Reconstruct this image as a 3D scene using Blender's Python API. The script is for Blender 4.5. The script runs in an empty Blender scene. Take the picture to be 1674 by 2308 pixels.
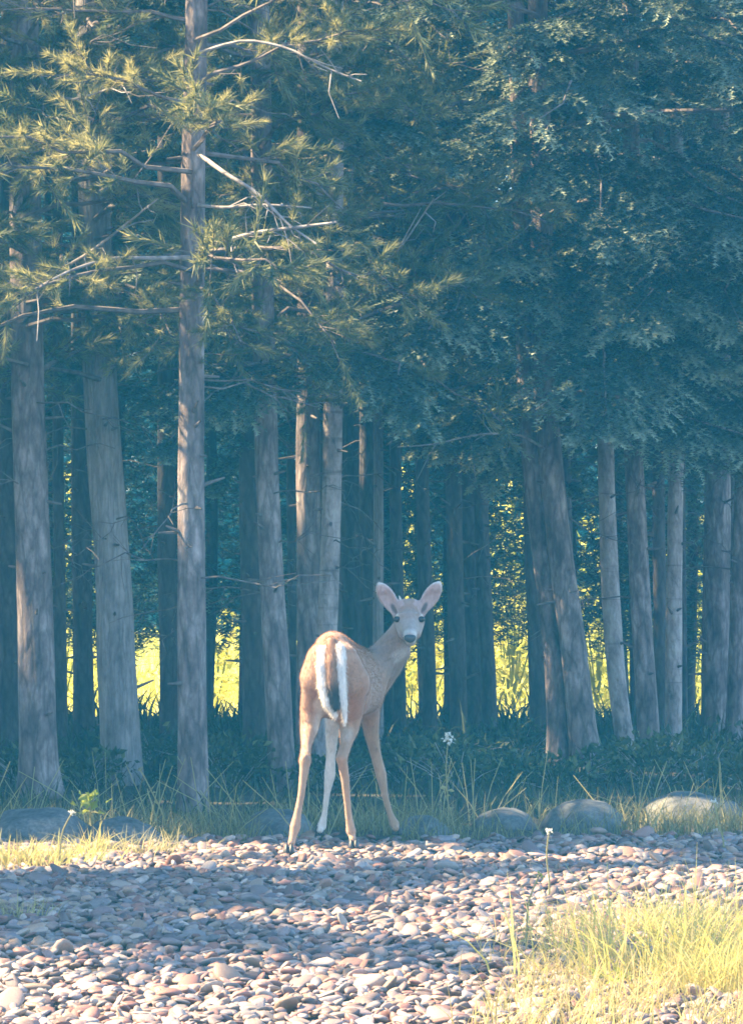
import bpy, math, random
import numpy as np
from mathutils import Vector

R = np.random.default_rng(7)
random.seed(7)
scene = bpy.context.scene
col = scene.collection

# ------------------------------------------------------------------ camera, sky, sun, exposure
CAM_H = 1.5
F = 10080.0 / 1.0176                       # focal length in units of the 1645-wide survey picture
def PX(x, y, D):                           # survey picture point at distance D -> world point
    return np.array([(x - 822.5) / F * D, D - 20.0, CAM_H - (y - 1153.7) / F * D])
def GX(x, D):
    return (x - 822.5) / F * D

cam = bpy.data.cameras.new("camera")
cam.sensor_fit = 'VERTICAL'
cam.sensor_height = 24.0
cam.lens = 24.0 * 10080.0 / 2308.0
cam.clip_start = 0.1
cam.clip_end = 3000
camo = bpy.data.objects.new("camera", cam)
col.objects.link(camo)
camo.location = (0, -20, CAM_H)
camo.rotation_euler = (math.radians(90.114), 0, 0)
scene.camera = camo

SUN_EL = 42.0
SUN_H = np.array([-0.985, 0.173])
SD = np.array([SUN_H[0] * math.cos(math.radians(SUN_EL)), SUN_H[1] * math.cos(math.radians(SUN_EL)), math.sin(math.radians(SUN_EL))])
world = bpy.data.worlds.new("World")
scene.world = world
world.use_nodes = True
wn = world.node_tree.nodes
sky = wn.new("ShaderNodeTexSky")
sky.sky_type = 'NISHITA'
sky.sun_disc = False
sky.sun_elevation = math.radians(SUN_EL)
sky.sun_rotation = math.atan2(SUN_H[0], SUN_H[1])
sky.altitude = 1500
sky.dust_density = 0.7
sky.ozone_density = 1.9
wn["Background"].inputs["Strength"].default_value = 0.11
world.node_tree.links.new(sky.outputs["Color"], wn["Background"].inputs["Color"])

sl = bpy.data.lights.new("sun", 'SUN')
sl.energy = 5.0
sl.angle = math.radians(0.53)
sl.color = (1.0, 0.77, 0.47)
so = bpy.data.objects.new("sun", sl)
col.objects.link(so)
so.rotation_euler = Vector((-SD[0], -SD[1], -SD[2])).to_track_quat('-Z', 'Y').to_euler()
so.location = (-20, 15, 30)

scene.view_settings.view_transform = 'Standard'
scene.view_settings.look = 'None'
scene.view_settings.exposure = 2.7
scene.view_settings.gamma = 1.0
scene.render.engine = 'CYCLES'
cy = scene.cycles
cy.use_denoising = True
try:
    cy.denoiser = 'OPENIMAGEDENOISE'
except Exception:
    pass
cy.max_bounces = 6
cy.diffuse_bounces = 3
cy.transmission_bounces = 4
cy.volume_bounces = 1
cy.sample_clamp_indirect = 6.0
cy.filter_width = 1.7

# ------------------------------------------------------------------ helpers
def tag(o, label=None, cat=None, group=None, kind=None):
    if label: o["label"] = label
    if cat: o["category"] = cat
    if group: o["group"] = group
    if kind: o["kind"] = kind
    return o

def empty(name, loc, label, cat, group=None):
    o = bpy.data.objects.new(name, None)
    o.empty_display_size = 0.1
    o.location = tuple(float(v) for v in loc)
    col.objects.link(o)
    return tag(o, label, cat, group)

def make_mesh(name, V, faces, attrs=None, smooth=False):
    """V (n,3); faces (m,k) one k; attrs {name:(n,) or (n,3)} per vertex"""
    V = np.asarray(V, dtype=np.float32); faces = np.asarray(faces, dtype=np.int32)
    me = bpy.data.meshes.new(name)
    m, k = faces.shape
    me.vertices.add(len(V)); me.vertices.foreach_set("co", V.ravel())
    me.loops.add(m * k); me.loops.foreach_set("vertex_index", faces.ravel())
    me.polygons.add(m)
    me.polygons.foreach_set("loop_start", np.arange(0, m * k, k, dtype=np.int32))
    if smooth:
        me.polygons.foreach_set("use_smooth", np.ones(m, dtype=bool))
    else:
        me.polygons.foreach_set("use_smooth", np.zeros(m, dtype=bool))
    for an, av in (attrs or {}).items():
        av = np.asarray(av, dtype=np.float32)
        if av.ndim == 1:
            a = me.attributes.new(an, 'FLOAT', 'POINT'); a.data.foreach_set("value", av)
        else:
            a = me.attributes.new(an, 'FLOAT_COLOR', 'POINT')
            c4 = np.ones((len(av), 4), dtype=np.float32); c4[:, :3] = av
            a.data.foreach_set("color", c4.ravel())
    me.update(calc_edges=True)
    return me

def mobj(name, me, mat, parent=None, loc=(0, 0, 0)):
    o = bpy.data.objects.new(name, me)
    if mat is not None and not me.materials:
        me.materials.append(mat)
    o.location = tuple(float(v) for v in loc)
    o.parent = parent
    col.objects.link(o)
    return o

class Buf:
    """collects triangles with a per-vertex tint"""
    def __init__(s): s.v = []; s.f = []; s.t = []; s.n = 0
    def add(s, V, Fc, T):
        V = np.asarray(V, dtype=np.float32).reshape(-1, 3)
        s.v.append(V); s.f.append(np.asarray(Fc, dtype=np.int64).reshape(-1, 3) + s.n)
        T = np.asarray(T, dtype=np.float32)
        s.t.append(np.broadcast_to(T, (len(V),)) if T.ndim == 0 else T); s.n += len(V)
    def mesh(s, name, origin=(0, 0, 0), smooth=False):
        if not s.v: return None
        V = np.concatenate(s.v) - np.asarray(origin, dtype=np.float32)
        return make_mesh(name, V, np.concatenate(s.f), {"tint": np.concatenate(s.t)}, smooth)
    def obj(s, name, mat, parent=None, origin=(0, 0, 0), smooth=False, loc=(0, 0, 0)):
        me = s.mesh(name, origin, smooth)
        return mobj(name, me, mat, parent, loc) if me else None

def unit(v):
    v = np.asarray(v, dtype=float)
    return v / np.maximum(np.linalg.norm(v, axis=-1, keepdims=True), 1e-9)

def perp(d):
    d = np.asarray(d, dtype=float)
    r = R.normal(size=d.shape)
    return unit(np.cross(d, r))

_FB = {}
def fbm(P, scale=1.0, seed=0, octaves=4):
    """cheap smooth noise: sums of sines in random directions, about -1..1"""
    key = (seed, octaves)
    if key not in _FB:
        r = np.random.default_rng(seed + 101)
        _FB[key] = [(unit(r.normal(size=(6, 3))) * (2 ** o), r.uniform(0, 6.28, 6), 0.55 ** o) for o in range(octaves)]
    P = np.asarray(P, dtype=float) * scale
    out = np.zeros(P.shape[:-1]); tot = 0
    for K, ph, am in _FB[key]:
        out += am * np.sin(P @ K.T * 2.4 + ph).sum(-1) / 3.0; tot += am
    return out / tot

def tube(buf, pts, rad, sides=5, tint=0.5):
    pts = np.asarray(pts, dtype=float); n = len(pts)
    rad = np.broadcast_to(np.asarray(rad, dtype=float), (n,))
    tg = unit(np.gradient(pts, axis=0))
    ref = np.array([0, 0, 1.0]) if abs(tg[n // 2][2]) < 0.9 else np.array([1.0, 0, 0])
    a = unit(np.cross(tg, ref)); b = np.cross(tg, a)
    th = np.linspace(0, 2 * math.pi, sides, endpoint=False)
    V = pts[:, None] + rad[:, None, None] * (np.cos(th)[None, :, None] * a[:, None] + np.sin(th)[None, :, None] * b[:, None])
    V = V.reshape(-1, 3)
    i = np.arange(n - 1)[:, None] * sides; j = np.arange(sides)[None]; j2 = (j + 1) % sides
    q = np.stack([i + j, i + j2, i + sides + j2, i + sides + j], -1).reshape(-1, 4)
    tri = np.concatenate([q[:, [0, 1, 2]], q[:, [0, 2, 3]]])
    buf.add(V, tri, tint)

def blades(buf, base, h, lean, width, tint, curve=1.0, seg=4):
    """grass blades. base (n,3), h (n), lean (n,2) horizontal reach as share of h"""
    n = len(base)
    base = np.asarray(base, dtype=float)
    t = np.linspace(0, 1, seg + 1)
    L = np.concatenate([lean, np.zeros((n, 1))], 1)
    ll = np.linalg.norm(lean, axis=1)
    cen = base[:, None] + h[:, None, None] * (L[:, None] * (t ** 1.8)[None, :, None] * curve)
    cen[..., 2] += h[:, None] * (t[None] - 0.35 * np.clip(ll, 0, 1.2)[:, None] * t[None] ** 2.2)
    w = perp(np.tile([0, 0, 1.0], (n, 1)))
    ww = np.asarray(width)[:, None] * (1 - t[None] ** 1.5 * 0.92)
    A = cen + w[:, None] * ww[..., None] * 0.5
    B = cen - w[:, None] * ww[..., None] * 0.5
    V = np.stack([A, B], 2).reshape(n, -1, 3)
    k = 2 * (seg + 1)
    f = []
    for s in range(seg):
        f += [[2 * s, 2 * s + 1, 2 * s + 3], [2 * s, 2 * s + 3, 2 * s + 2]]
    f = np.array(f)
    FF = (np.arange(n)[:, None, None] * k + f[None]).reshape(-1, 3)
    tt = np.repeat(np.asarray(tint), k)
    buf.add(V.reshape(-1, 3), FF, tt)

def tufts(buf, pos, d, size, tint, n=30, spread=0.9, w=0.0035):
    """pine needle tufts: n needles round each twig end"""
    N = len(pos)
    if N == 0: return
    d = unit(d)
    off = -R.random((N, n)) * 0.55
    nd = unit(d[:, None] + spread * R.normal(size=(N, n, 3)) * 0.6)
    ln = size[:, None] * R.uniform(0.7, 1.1, (N, n))
    b = pos[:, None] + d[:, None] * (off * size[:, None])[..., None]
    side = perp(nd) * w
    V = np.stack([b - side * 0.5, b + side * 0.5, b + nd * ln[..., None]], 2).reshape(-1, 3)
    f = np.arange(N * n * 3).reshape(-1, 3)
    tt = np.repeat(np.clip(np.repeat(tint, n) + R.normal(size=N * n) * 0.06, 0, 1), 3)
    buf.add(V, f, tt)

def twigs(buf, pos, d, up, L, tint, n=24, nl=0.02, w=0.0045):
    """spruce twigs: needles to both sides and above along a short axis"""
    N = len(pos)
    if N == 0: return
    d = unit(d); s = unit(np.cross(d, up)); u = np.cross(s, d)
    t = np.linspace(0.02, 1, n)
    b = pos[:, None] + d[:, None] * (t[None] * L[:, None])[..., None]
    sg = np.where(np.arange(n) % 2 == 0, 1.0, -1.0)
    lift = np.where(np.arange(n) % 3 == 0, 0.7, 0.1)
    nd = unit(d[:, None] * 0.75 + s[:, None] * sg[None, :, None] * 0.85 + u[:, None] * lift[None, :, None] + 0.22 * R.normal(size=(N, n, 3)))
    ln = nl * (1.1 - 0.4 * t)[None] * R.uniform(0.8, 1.2, (N, n))
    side = d[:, None] * w
    side = np.broadcast_to(side, b.shape)
    V = np.stack([b - side * 0.5, b + side * 0.5, b + nd * ln[..., None]], 2).reshape(-1, 3)
    f = np.arange(N * n * 3).reshape(-1, 3)
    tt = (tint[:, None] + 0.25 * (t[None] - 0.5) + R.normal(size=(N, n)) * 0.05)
    buf.add(V, f, np.repeat(np.clip(tt, 0, 1).ravel(), 3))

def leaves(buf, pos, d, size, tint, wr=0.5):
    """broad leaves: folded diamonds of four triangles"""
    N = len(pos)
    d = unit(d); s = perp(d); u = np.cross(s, d)
    L = size[:, None]
    a = pos; e = pos + d * L
    m = pos + d * L * 0.45 + u * L * 0.06
    l = pos + d * L * 0.45 + s * L * wr * 0.5 + u * L * 0.16
    r = pos + d * L * 0.45 - s * L * wr * 0.5 + u * L * 0.16
    V = np.stack([a, l, e, r, m], 1).reshape(-1, 3)
    f = np.array([[0, 1, 4], [1, 2, 4], [2, 3, 4], [3, 0, 4]])
    FF = (np.arange(N)[:, None, None] * 5 + f[None]).reshape(-1, 3)
    buf.add(V, FF, np.repeat(tint, 5))

# gaps cut out of the crowns to let the sun onto chosen spots (target point, radius)
HOLES = [
    (np.array([-0.26, 0.05, 0.82]), 0.34), (np.array([-0.32, 0.0, 0.30]), 0.30),
    (PX(60, 1920, 19.5), 0.42), (PX(200, 1890, 20.0), 0.32), (PX(330, 1885, 20.2), 0.25),
    (PX(270, 300, 22.6), 0.5), (PX(60, 380, 22.8), 0.5), (PX(90, 560, 22.9), 0.45), (PX(590, 60, 22.8), 0.45), (PX(450, 200, 22.6), 0.4),
    (PX(60, 60, 22.8), 0.5), (PX(720, 560, 23.0), 0.22), (PX(1150, 250, 25.0), 0.25), (PX(1530, 500, 25.0), 0.28),
    (PX(1000, 760, 25.0), 0.2), (PX(1270, 90, 27.0), 0.2),
    (PX(1100, 2010, 17.6), 0.16), (PX(1430, 1960, 18.6), 0.16), (PX(1600, 2000, 18), 0.6),
    (PX(1500, 2080, 16.5), 0.8), (PX(210, 1800, 21.6), 0.18),
    (PX(1380, 1740, 24.5), 0.08),
]
rs = np.random.default_rng(21)
for k in range(40):                                         # flecks in the spruces
    HOLES.append((PX(rs.uniform(800, 1645), rs.uniform(0, 1000), rs.uniform(25.0, 29.0)), rs.uniform(0.05, 0.12)))
for k in range(46):                                         # small chinks that let flecks of sun into the boughs
    HOLES.append((PX(rs.uniform(0, 1645), rs.uniform(0, 1150), rs.uniform(23.0, 31.0)), rs.uniform(0.05, 0.14)))
for k in range(3):
    HOLES.append((PX(rs.uniform(0, 1645), rs.uniform(1640, 1840), rs.uniform(21.5, 25.0)), rs.uniform(0.05, 0.12)))
for k in range(5):
    HOLES.append((PX(rs.uniform(500, 1645), rs.uniform(1900, 2100), rs.uniform(16.5, 19.5)), rs.uniform(0.04, 0.12)))
HC = np.array([h[0] for h in HOLES]); HR = np.array([h[1] for h in HOLES])
def keep(P, pad=0.0):
    P = np.asarray(P, dtype=float)
    v = P[:, None] - HC[None]
    t = v @ SD
    q = np.linalg.norm(v - t[..., None] * SD, axis=-1)
    return ~((t > 0.7) & (q < HR[None] + pad)).any(1)

# ------------------------------------------------------------------ materials
def mat(name):
    m = bpy.data.materials.new(name); m.use_nodes = True
    nt = m.node_tree
    return m, nt, nt.nodes["Principled BSDF"], nt.nodes["Material Output"]
def N(nt, t, **kw):
    n = nt.nodes.new(t)
    for k, v in kw.items():
        if hasattr(n, k) and k not in n.inputs: setattr(n, k, v)
        else: n.inputs[k].default_value = v
    return n
def ramp(nt, stops):
    r = nt.nodes.new("ShaderNodeValToRGB")
    e = r.color_ramp.elements
    while len(e) < len(stops): e.new(0.5)
    for i, (p, c) in enumerate(stops):
        e[i].position = p; e[i].color = (*c, 1)
    return r
def coords(nt, scale=(1, 1, 1), src="Object"):
    tc = nt.nodes.new("ShaderNodeTexCoord"); mp = nt.nodes.new("ShaderNodeMapping")
    mp.inputs["Scale"].default_value = scale
    nt.links.new(tc.outputs[src], mp.inputs["Vector"])
    return mp.outputs["Vector"]

def leaf_mat(name, stops, trans=0.4, rough=0.6):
    m, nt, bs, out = mat(name)
    a = N(nt, "ShaderNodeAttribute", attribute_name="tint")
    r = ramp(nt, stops)
    nt.links.new(a.outputs["Fac"], r.inputs["Fac"])
    nt.links.new(r.outputs["Color"], bs.inputs["Base Color"])
    bs.inputs["Roughness"].default_value = rough
    tr = nt.nodes.new("ShaderNodeBsdfTranslucent")
    nt.links.new(r.outputs["Color"], tr.inputs["Color"])
    mx = nt.nodes.new("ShaderNodeMixShader"); mx.inputs[0].default_value = trans
    nt.links.new(bs.outputs[0], mx.inputs[1]); nt.links.new(tr.outputs[0], mx.inputs[2])
    nt.links.new(mx.outputs[0], out.inputs["Surface"])
    return m

M_pine = leaf_mat("pine_needles", [(0, (0.035, 0.055, 0.025)), (0.5, (0.10, 0.12, 0.05)), (0.8, (0.22, 0.22, 0.09)), (1, (0.44, 0.40, 0.17))], 0.5)  # brightest stop puts the yellow of sunlit needles into the colour
M_spruce = leaf_mat("spruce_needles", [(0, (0.012, 0.026, 0.02)), (0.4, (0.065, 0.10, 0.065)), (1, (0.30, 0.34, 0.22))], 0.3)
M_dryg = leaf_mat("dry_grass", [(0, (0.24, 0.17, 0.06)), (0.5, (0.50, 0.41, 0.16)), (1, (0.48, 0.44, 0.12))], 0.4, 0.7)
M_vergeg = leaf_mat("verge_grass", [(0, (0.09, 0.09, 0.03)), (0.5, (0.23, 0.20, 0.08)), (1, (0.46, 0.40, 0.18))], 0.4, 0.7)
M_fresh = leaf_mat("fresh_leaf", [(0, (0.12, 0.17, 0.02)), (0.5, (0.24, 0.29, 0.03)), (1, (0.38, 0.40, 0.06))], 0.5, 0.6)
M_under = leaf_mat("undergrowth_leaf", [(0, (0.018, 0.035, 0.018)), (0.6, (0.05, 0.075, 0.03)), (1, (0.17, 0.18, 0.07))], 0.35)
M_meadow = leaf_mat("meadow_leaf", [(0, (0.24, 0.28, 0.03)), (0.5, (0.62, 0.58, 0.08)), (1, (0.80, 0.72, 0.22))], 0.5, 0.6)
M_flower = leaf_mat("pale_petal", [(0, (0.55, 0.52, 0.42)), (1, (0.78, 0.76, 0.68))], 0.4, 0.6)

def bark_mat(name, c0, c1, c2, scale=(4.5, 4.5, 1.2), bands=0.0, crack=0.6):
    m, nt, bs, out = mat(name)
    v = coords(nt, scale)
    n1 = N(nt, "ShaderNodeTexNoise", Scale=3.0, Detail=8.0, Roughness=0.65)
    nt.links.new(v, n1.inputs["Vector"])
    vo = N(nt, "ShaderNodeTexVoronoi", Scale=5.0); vo.feature = 'DISTANCE_TO_EDGE'
    wv = nt.nodes.new("ShaderNodeMixRGB"); wv.inputs[0].default_value = 0.25
    nt.links.new(v, wv.inputs[1]); nt.links.new(n1.outputs["Color"], wv.inputs[2])
    nt.links.new(wv.outputs[0], vo.inputs["Vector"])
    r = ramp(nt, [(0.25, c0), (0.5, c1), (0.78, c2)])
    v2 = coords(nt, (2.2, 2.2, 1.2))
    n2 = N(nt, "ShaderNodeTexNoise", Scale=3.0, Detail=6.0, Roughness=0.7)
    nt.links.new(v2, n2.inputs["Vector"])
    ad = nt.nodes.new("ShaderNodeMath"); ad.operation = 'MULTIPLY_ADD'
    nt.links.new(n1.outputs["Fac"], ad.inputs[0]); ad.inputs[1].default_value = 0.7
    nt.links.new(n2.outputs["Fac"], ad.inputs[2])
    sb = nt.nodes.new("ShaderNodeMath"); sb.operation = 'SUBTRACT'; sb.inputs[1].default_value = 0.35
    nt.links.new(ad.outputs[0], sb.inputs[0])
    nt.links.new(sb.outputs[0], r.inputs["Fac"])
    cr = ramp(nt, [(0.0, (0.45, 0.45, 0.45)), (0.16, (1, 1, 1))])
    nt.links.new(vo.outputs["Distance"], cr.inputs["Fac"])
    mu = nt.nodes.new("ShaderNodeMixRGB"); mu.blend_type = 'MULTIPLY'; mu.inputs[0].default_value = crack
    nt.links.new(r.outputs["Color"], mu.inputs[1]); nt.links.new(cr.outputs["Color"], mu.inputs[2])
    last = mu.outputs[0]
    if bands:
        v3 = coords(nt, (0.6, 0.6, 9.0))
        n3 = N(nt, "ShaderNodeTexNoise", Scale=1.6, Detail=5.0, Roughness=0.6)
        nt.links.new(v3, n3.inputs["Vector"])
        br = ramp(nt, [(0.34, (0.25, 0.23, 0.22)), (0.44, (1, 1, 1))])
        nt.links.new(n3.outputs["Fac"], br.inputs["Fac"])
        mb = nt.nodes.new("ShaderNodeMixRGB"); mb.blend_type = 'MULTIPLY'; mb.inputs[0].default_value = bands
        nt.links.new(last, mb.inputs[1]); nt.links.new(br.outputs["Color"], mb.inputs[2])
        last = mb.outputs[0]
    nt.links.new(last, bs.inputs["Base Color"])
    bs.inputs["Roughness"].default_value = 0.9
    hm = nt.nodes.new("ShaderNodeMath"); hm.operation = 'ADD'
    nt.links.new(vo.outputs["Distance"], hm.inputs[0]); nt.links.new(n1.outputs["Fac"], hm.inputs[1])
    bp = N(nt, "ShaderNodeBump", Strength=1.0, Distance=0.02)
    nt.links.new(hm.outputs[0], bp.inputs["Height"]); nt.links.new(bp.outputs[0], bs.inputs["Normal"])
    return m
M_bark = bark_mat("pine_bark", (0.05, 0.036, 0.035), (0.18, 0.135, 0.125), (0.40, 0.34, 0.32), crack=0.75)
M_barkp = bark_mat("pale_bark", (0.13, 0.10, 0.095), (0.34, 0.28, 0.26), (0.5, 0.45, 0.42), (5, 5, 2.5), 0.6, 0.12)
M_barkg = bark_mat("grey_bark", (0.10, 0.088, 0.085), (0.25, 0.22, 0.21), (0.38, 0.35, 0.33), (9, 9, 1.2), 0.0, 0.4)
M_barkd = bark_mat("shaded_bark", (0.03, 0.024, 0.022), (0.075, 0.06, 0.055), (0.14, 0.115, 0.105))  # darker bark copy, the forest's inner shade put into its colour
m, nt, bs, out = mat("dead_wood"); M_dead = m
n1 = N(nt, "ShaderNodeTexNoise", Scale=14.0, Detail=4.0)
nt.links.new(coords(nt), n1.inputs["Vector"])
r = ramp(nt, [(0.3, (0.16, 0.13, 0.12)), (0.7, (0.42, 0.37, 0.34))]); nt.links.new(n1.outputs["Fac"], r.inputs["Fac"])
nt.links.new(r.outputs["Color"], bs.inputs["Base Color"]); bs.inputs["Roughness"].default_value = 0.85

m, nt, bs, out = mat("limb_wood"); M_limb = m
n1 = N(nt, "ShaderNodeTexNoise", Scale=20.0, Detail=4.0)
nt.links.new(coords(nt), n1.inputs["Vector"])
r = ramp(nt, [(0.3, (0.06, 0.045, 0.04)), (0.7, (0.2, 0.16, 0.145))]); nt.links.new(n1.outputs["Fac"], r.inputs["Fac"])
nt.links.new(r.outputs["Color"], bs.inputs["Base Color"]); bs.inputs["Roughness"].default_value = 0.9

def earth_mat(name, cs, scale=4.0, bump=0.03):
    m, nt, bs, out = mat(name)
    v = coords(nt)
    n1 = N(nt, "ShaderNodeTexNoise", Scale=scale, Detail=10.0, Roughness=0.7); nt.links.new(v, n1.inputs["Vector"])
    n2 = N(nt, "ShaderNodeTexNoise", Scale=scale * 14, Detail=4.0, Roughness=0.7); nt.links.new(v, n2.inputs["Vector"])
    mx = nt.nodes.new("ShaderNodeMath"); mx.operation = 'MULTIPLY_ADD'; mx.inputs[1].default_value = 0.5
    nt.links.new(n2.outputs["Fac"], mx.inputs[0])
    h = nt.nodes.new("ShaderNodeMath"); h.operation = 'MULTIPLY'; h.inputs[1].default_value = 0.5
    nt.links.new(n1.outputs["Fac"], h.inputs[0]); nt.links.new(h.outputs[0], mx.inputs[2])
    r = ramp(nt, [(0.32, cs[0]), (0.5, cs[1]), (0.68, cs[2])]); nt.links.new(mx.outputs[0], r.inputs["Fac"])
    nt.links.new(r.outputs["Color"], bs.inputs["Base Color"])
    bs.inputs["Roughness"].default_value = 0.95
    b = N(nt, "ShaderNodeBump", Strength=0.8, Distance=bump); nt.links.new(mx.outputs[0], b.inputs["Height"])
    nt.links.new(b.outputs[0], bs.inputs["Normal"])
    return m
M_earth = earth_mat("earth", [(0.07, 0.05, 0.03), (0.16, 0.13, 0.08), (0.28, 0.25, 0.13)])
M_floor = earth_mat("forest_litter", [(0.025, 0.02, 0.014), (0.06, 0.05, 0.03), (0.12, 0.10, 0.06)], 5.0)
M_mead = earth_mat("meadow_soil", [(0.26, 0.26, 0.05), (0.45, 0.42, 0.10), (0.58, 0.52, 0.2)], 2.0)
M_grit = earth_mat("grit", [(0.03, 0.025, 0.022), (0.06, 0.05, 0.045), (0.12, 0.10, 0.09)], 9.0, 0.01)

m, nt, bs, out = mat("river_stone"); M_stone = m
a = N(nt, "ShaderNodeAttribute", attribute_name="shade")
n1 = N(nt, "ShaderNodeTexNoise", Scale=26.0, Detail=6.0, Roughness=0.7); nt.links.new(coords(nt), n1.inputs["Vector"])
r = ramp(nt, [(0.3, (0.62, 0.6, 0.6)), (0.7, (1.25, 1.22, 1.2))]); nt.links.new(n1.outputs["Fac"], r.inputs["Fac"])
mu = nt.nodes.new("ShaderNodeMixRGB"); mu.blend_type = 'MULTIPLY'; mu.inputs[0].default_value = 1
nt.links.new(a.outputs["Color"], mu.inputs[1]); nt.links.new(r.outputs["Color"], mu.inputs[2])
nt.links.new(mu.outputs[0], bs.inputs["Base Color"]); bs.inputs["Roughness"].default_value = 0.62
b = N(nt, "ShaderNodeBump", Strength=0.5, Distance=0.004); nt.links.new(n1.outputs["Fac"], b.inputs["Height"]); nt.links.new(b.outputs[0], bs.inputs["Normal"])

m, nt, bs, out = mat("boulder_granite"); M_rock = m
v = coords(nt)
n1 = N(nt, "ShaderNodeTexNoise", Scale=5.0, Detail=9.0, Roughness=0.7); nt.links.new(v, n1.inputs["Vector"])
n2 = N(nt, "ShaderNodeTexNoise", Scale=60.0, Detail=3.0); nt.links.new(v, n2.inputs["Vector"])
r = ramp(nt, [(0.32, (0.045, 0.05, 0.05)), (0.5, (0.11, 0.112, 0.108)), (0.66, (0.20, 0.185, 0.16))]); nt.links.new(n1.outputs["Fac"], r.inputs["Fac"])
r2 = ramp(nt, [(0.35, (0.6, 0.6, 0.6)), (0.65, (1.15, 1.15, 1.15))]); nt.links.new(n2.outputs["Fac"], r2.inputs["Fac"])
mu = nt.nodes.new("ShaderNodeMixRGB"); mu.blend_type = 'MULTIPLY'; mu.inputs[0].default_value = 0.8
nt.links.new(r.outputs["Color"], mu.inputs[1]); nt.links.new(r2.outputs["Color"], mu.inputs[2])
nt.links.new(mu.outputs[0], bs.inputs["Base Color"]); bs.inputs["Roughness"].default_value = 0.85
b = N(nt, "ShaderNodeBump", Strength=0.7, Distance=0.015); nt.links.new(n1.outputs["Fac"], b.inputs["Height"]); nt.links.new(b.outputs[0], bs.inputs["Normal"])

# ------------------------------------------------------------------ the ground
def sheet(name, x0, x1, y0, y1, z, mt, nx=2, ny=2, amp=0.0, seed=0, scale=0.5):
    xs = np.linspace(x0, x1, nx); ys = np.linspace(y0, y1, ny)
    X, Y = np.meshgrid(xs, ys, indexing='ij')
    P = np.stack([X, Y, np.zeros_like(X)], -1)
    if amp: P[..., 2] = z + amp * fbm(P, scale, seed)
    else: P[..., 2] = z
    i, j = np.meshgrid(np.arange(nx - 1), np.arange(ny - 1), indexing='ij')
    f = np.stack([i * ny + j, (i + 1) * ny + j, (i + 1) * ny + j + 1, i * ny + j + 1], -1).reshape(-1, 4)
    o = mobj(name, make_mesh(name, P.reshape(-1, 3), f, None, True), mt)
    o["kind"] = "structure"
    return o
sheet("ground", -900, 900, -400, 1200, -0.07, M_earth)
gravel = sheet("gravel_bed", -7, 7, -8.5, 1.5, -0.015, M_grit, 60, 50, 0.006, 3, 1.0)
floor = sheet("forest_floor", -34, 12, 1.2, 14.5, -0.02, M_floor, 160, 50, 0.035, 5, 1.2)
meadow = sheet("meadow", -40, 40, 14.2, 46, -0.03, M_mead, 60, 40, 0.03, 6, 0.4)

# river stones: the 300 that show largest are pieces of their own, the rest one mass
def ico():
    t = (1 + 5 ** 0.5) / 2
    V = unit(np.array([[-1, t, 0], [1, t, 0], [-1, -t, 0], [1, -t, 0], [0, -1, t], [0, 1, t], [0, -1, -t], [0, 1, -t], [t, 0, -1], [t, 0, 1], [-t, 0, -1], [-t, 0, 1]], dtype=float))
    Fc = np.array([[0, 11, 5], [0, 5, 1], [0, 1, 7], [0, 7, 10], [0, 10, 11], [1, 5, 9], [5, 11, 4], [11, 10, 2], [10, 7, 6], [7, 1, 8], [3, 9, 4], [3, 4, 2], [3, 2, 6], [3, 6, 8], [3, 8, 9], [4, 9, 5], [2, 4, 11], [6, 2, 10], [8, 6, 7], [9, 8, 1]])
    return V, Fc
def subdiv(V, Fc):
    e = {}; V = list(V); out = []
    def mid(a, b):
        k = (min(a, b), max(a, b))
        if k not in e:
            e[k] = len(V); p = (V[a] + V[b]); V.append(p / np.linalg.norm(p))
        return e[k]
    for a, b, c in Fc:
        x, y, z = mid(a, b), mid(b, c), mid(c, a)
        out += [[a, x, z], [b, y, x], [c, z, y], [x, y, z]]
    return np.array(V), np.array(out)
I1 = subdiv(*ico()); I2 = subdiv(*I1); I3 = subdiv(*I2); I4 = subdiv(*I3)
SHAPES = []
for k in range(14):
    V = I1[0].copy()
    V = V * (1 + 0.20 * fbm(V, 0.9, 40 + k, 3))[:, None]
    r_ = np.random.default_rng(k)
    for q in range(6):                                    # a few worn flats
        nrm = unit(r_.normal(size=3)); dd = r_.uniform(0.45, 0.8)
        s_ = V @ nrm - dd
        V = V - np.where(s_ > 0, s_, 0)[:, None] * nrm * 0.8
    SHAPES.append(V)
PAL = np.array([0.90, 0.77, 0.69]) * np.array([[0.30, 0.26, 0.26], [0.24, 0.235, 0.26], [0.36, 0.29, 0.25], [0.30, 0.19, 0.165], [0.40, 0.35, 0.30], [0.20, 0.165, 0.17], [0.33, 0.26, 0.20], [0.25, 0.145, 0.125], [0.28, 0.275, 0.28], [0.44, 0.40, 0.36], [0.15, 0.125, 0.125], [0.34, 0.24, 0.21]])
pts = []
sp = 0.045
for yy in np.arange(-7.7, 1.55, sp):
    hw = 0.083 * (yy + 20) + 0.75
    xs = np.arange(-hw, hw, sp)
    pts.append(np.stack([xs + R.normal(size=len(xs)) * 0.017, np.full(len(xs), yy) + R.normal(size=len(xs)) * 0.017], 1))
pts = np.concatenate(pts)
edge = 0.85 + 0.20 * fbm(np.c_[pts[:, 0], pts[:, 0] * 0, pts[:, 0] * 0], 1.3, 77, 2) + 0.10 * pts[:, 0] - 0.25 * (pts[:, 0] < -0.9)
edge = np.where(pts[:, 0] > 0.9, edge + 0.1, edge)
pts = pts[pts[:, 1] < edge + R.normal(size=len(pts)) * 0.15]
ns = len(pts)
size = R.uniform(0.013, 0.035, ns) * np.where(R.random(ns) < 0.08, 1.6, 1.0)
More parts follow.
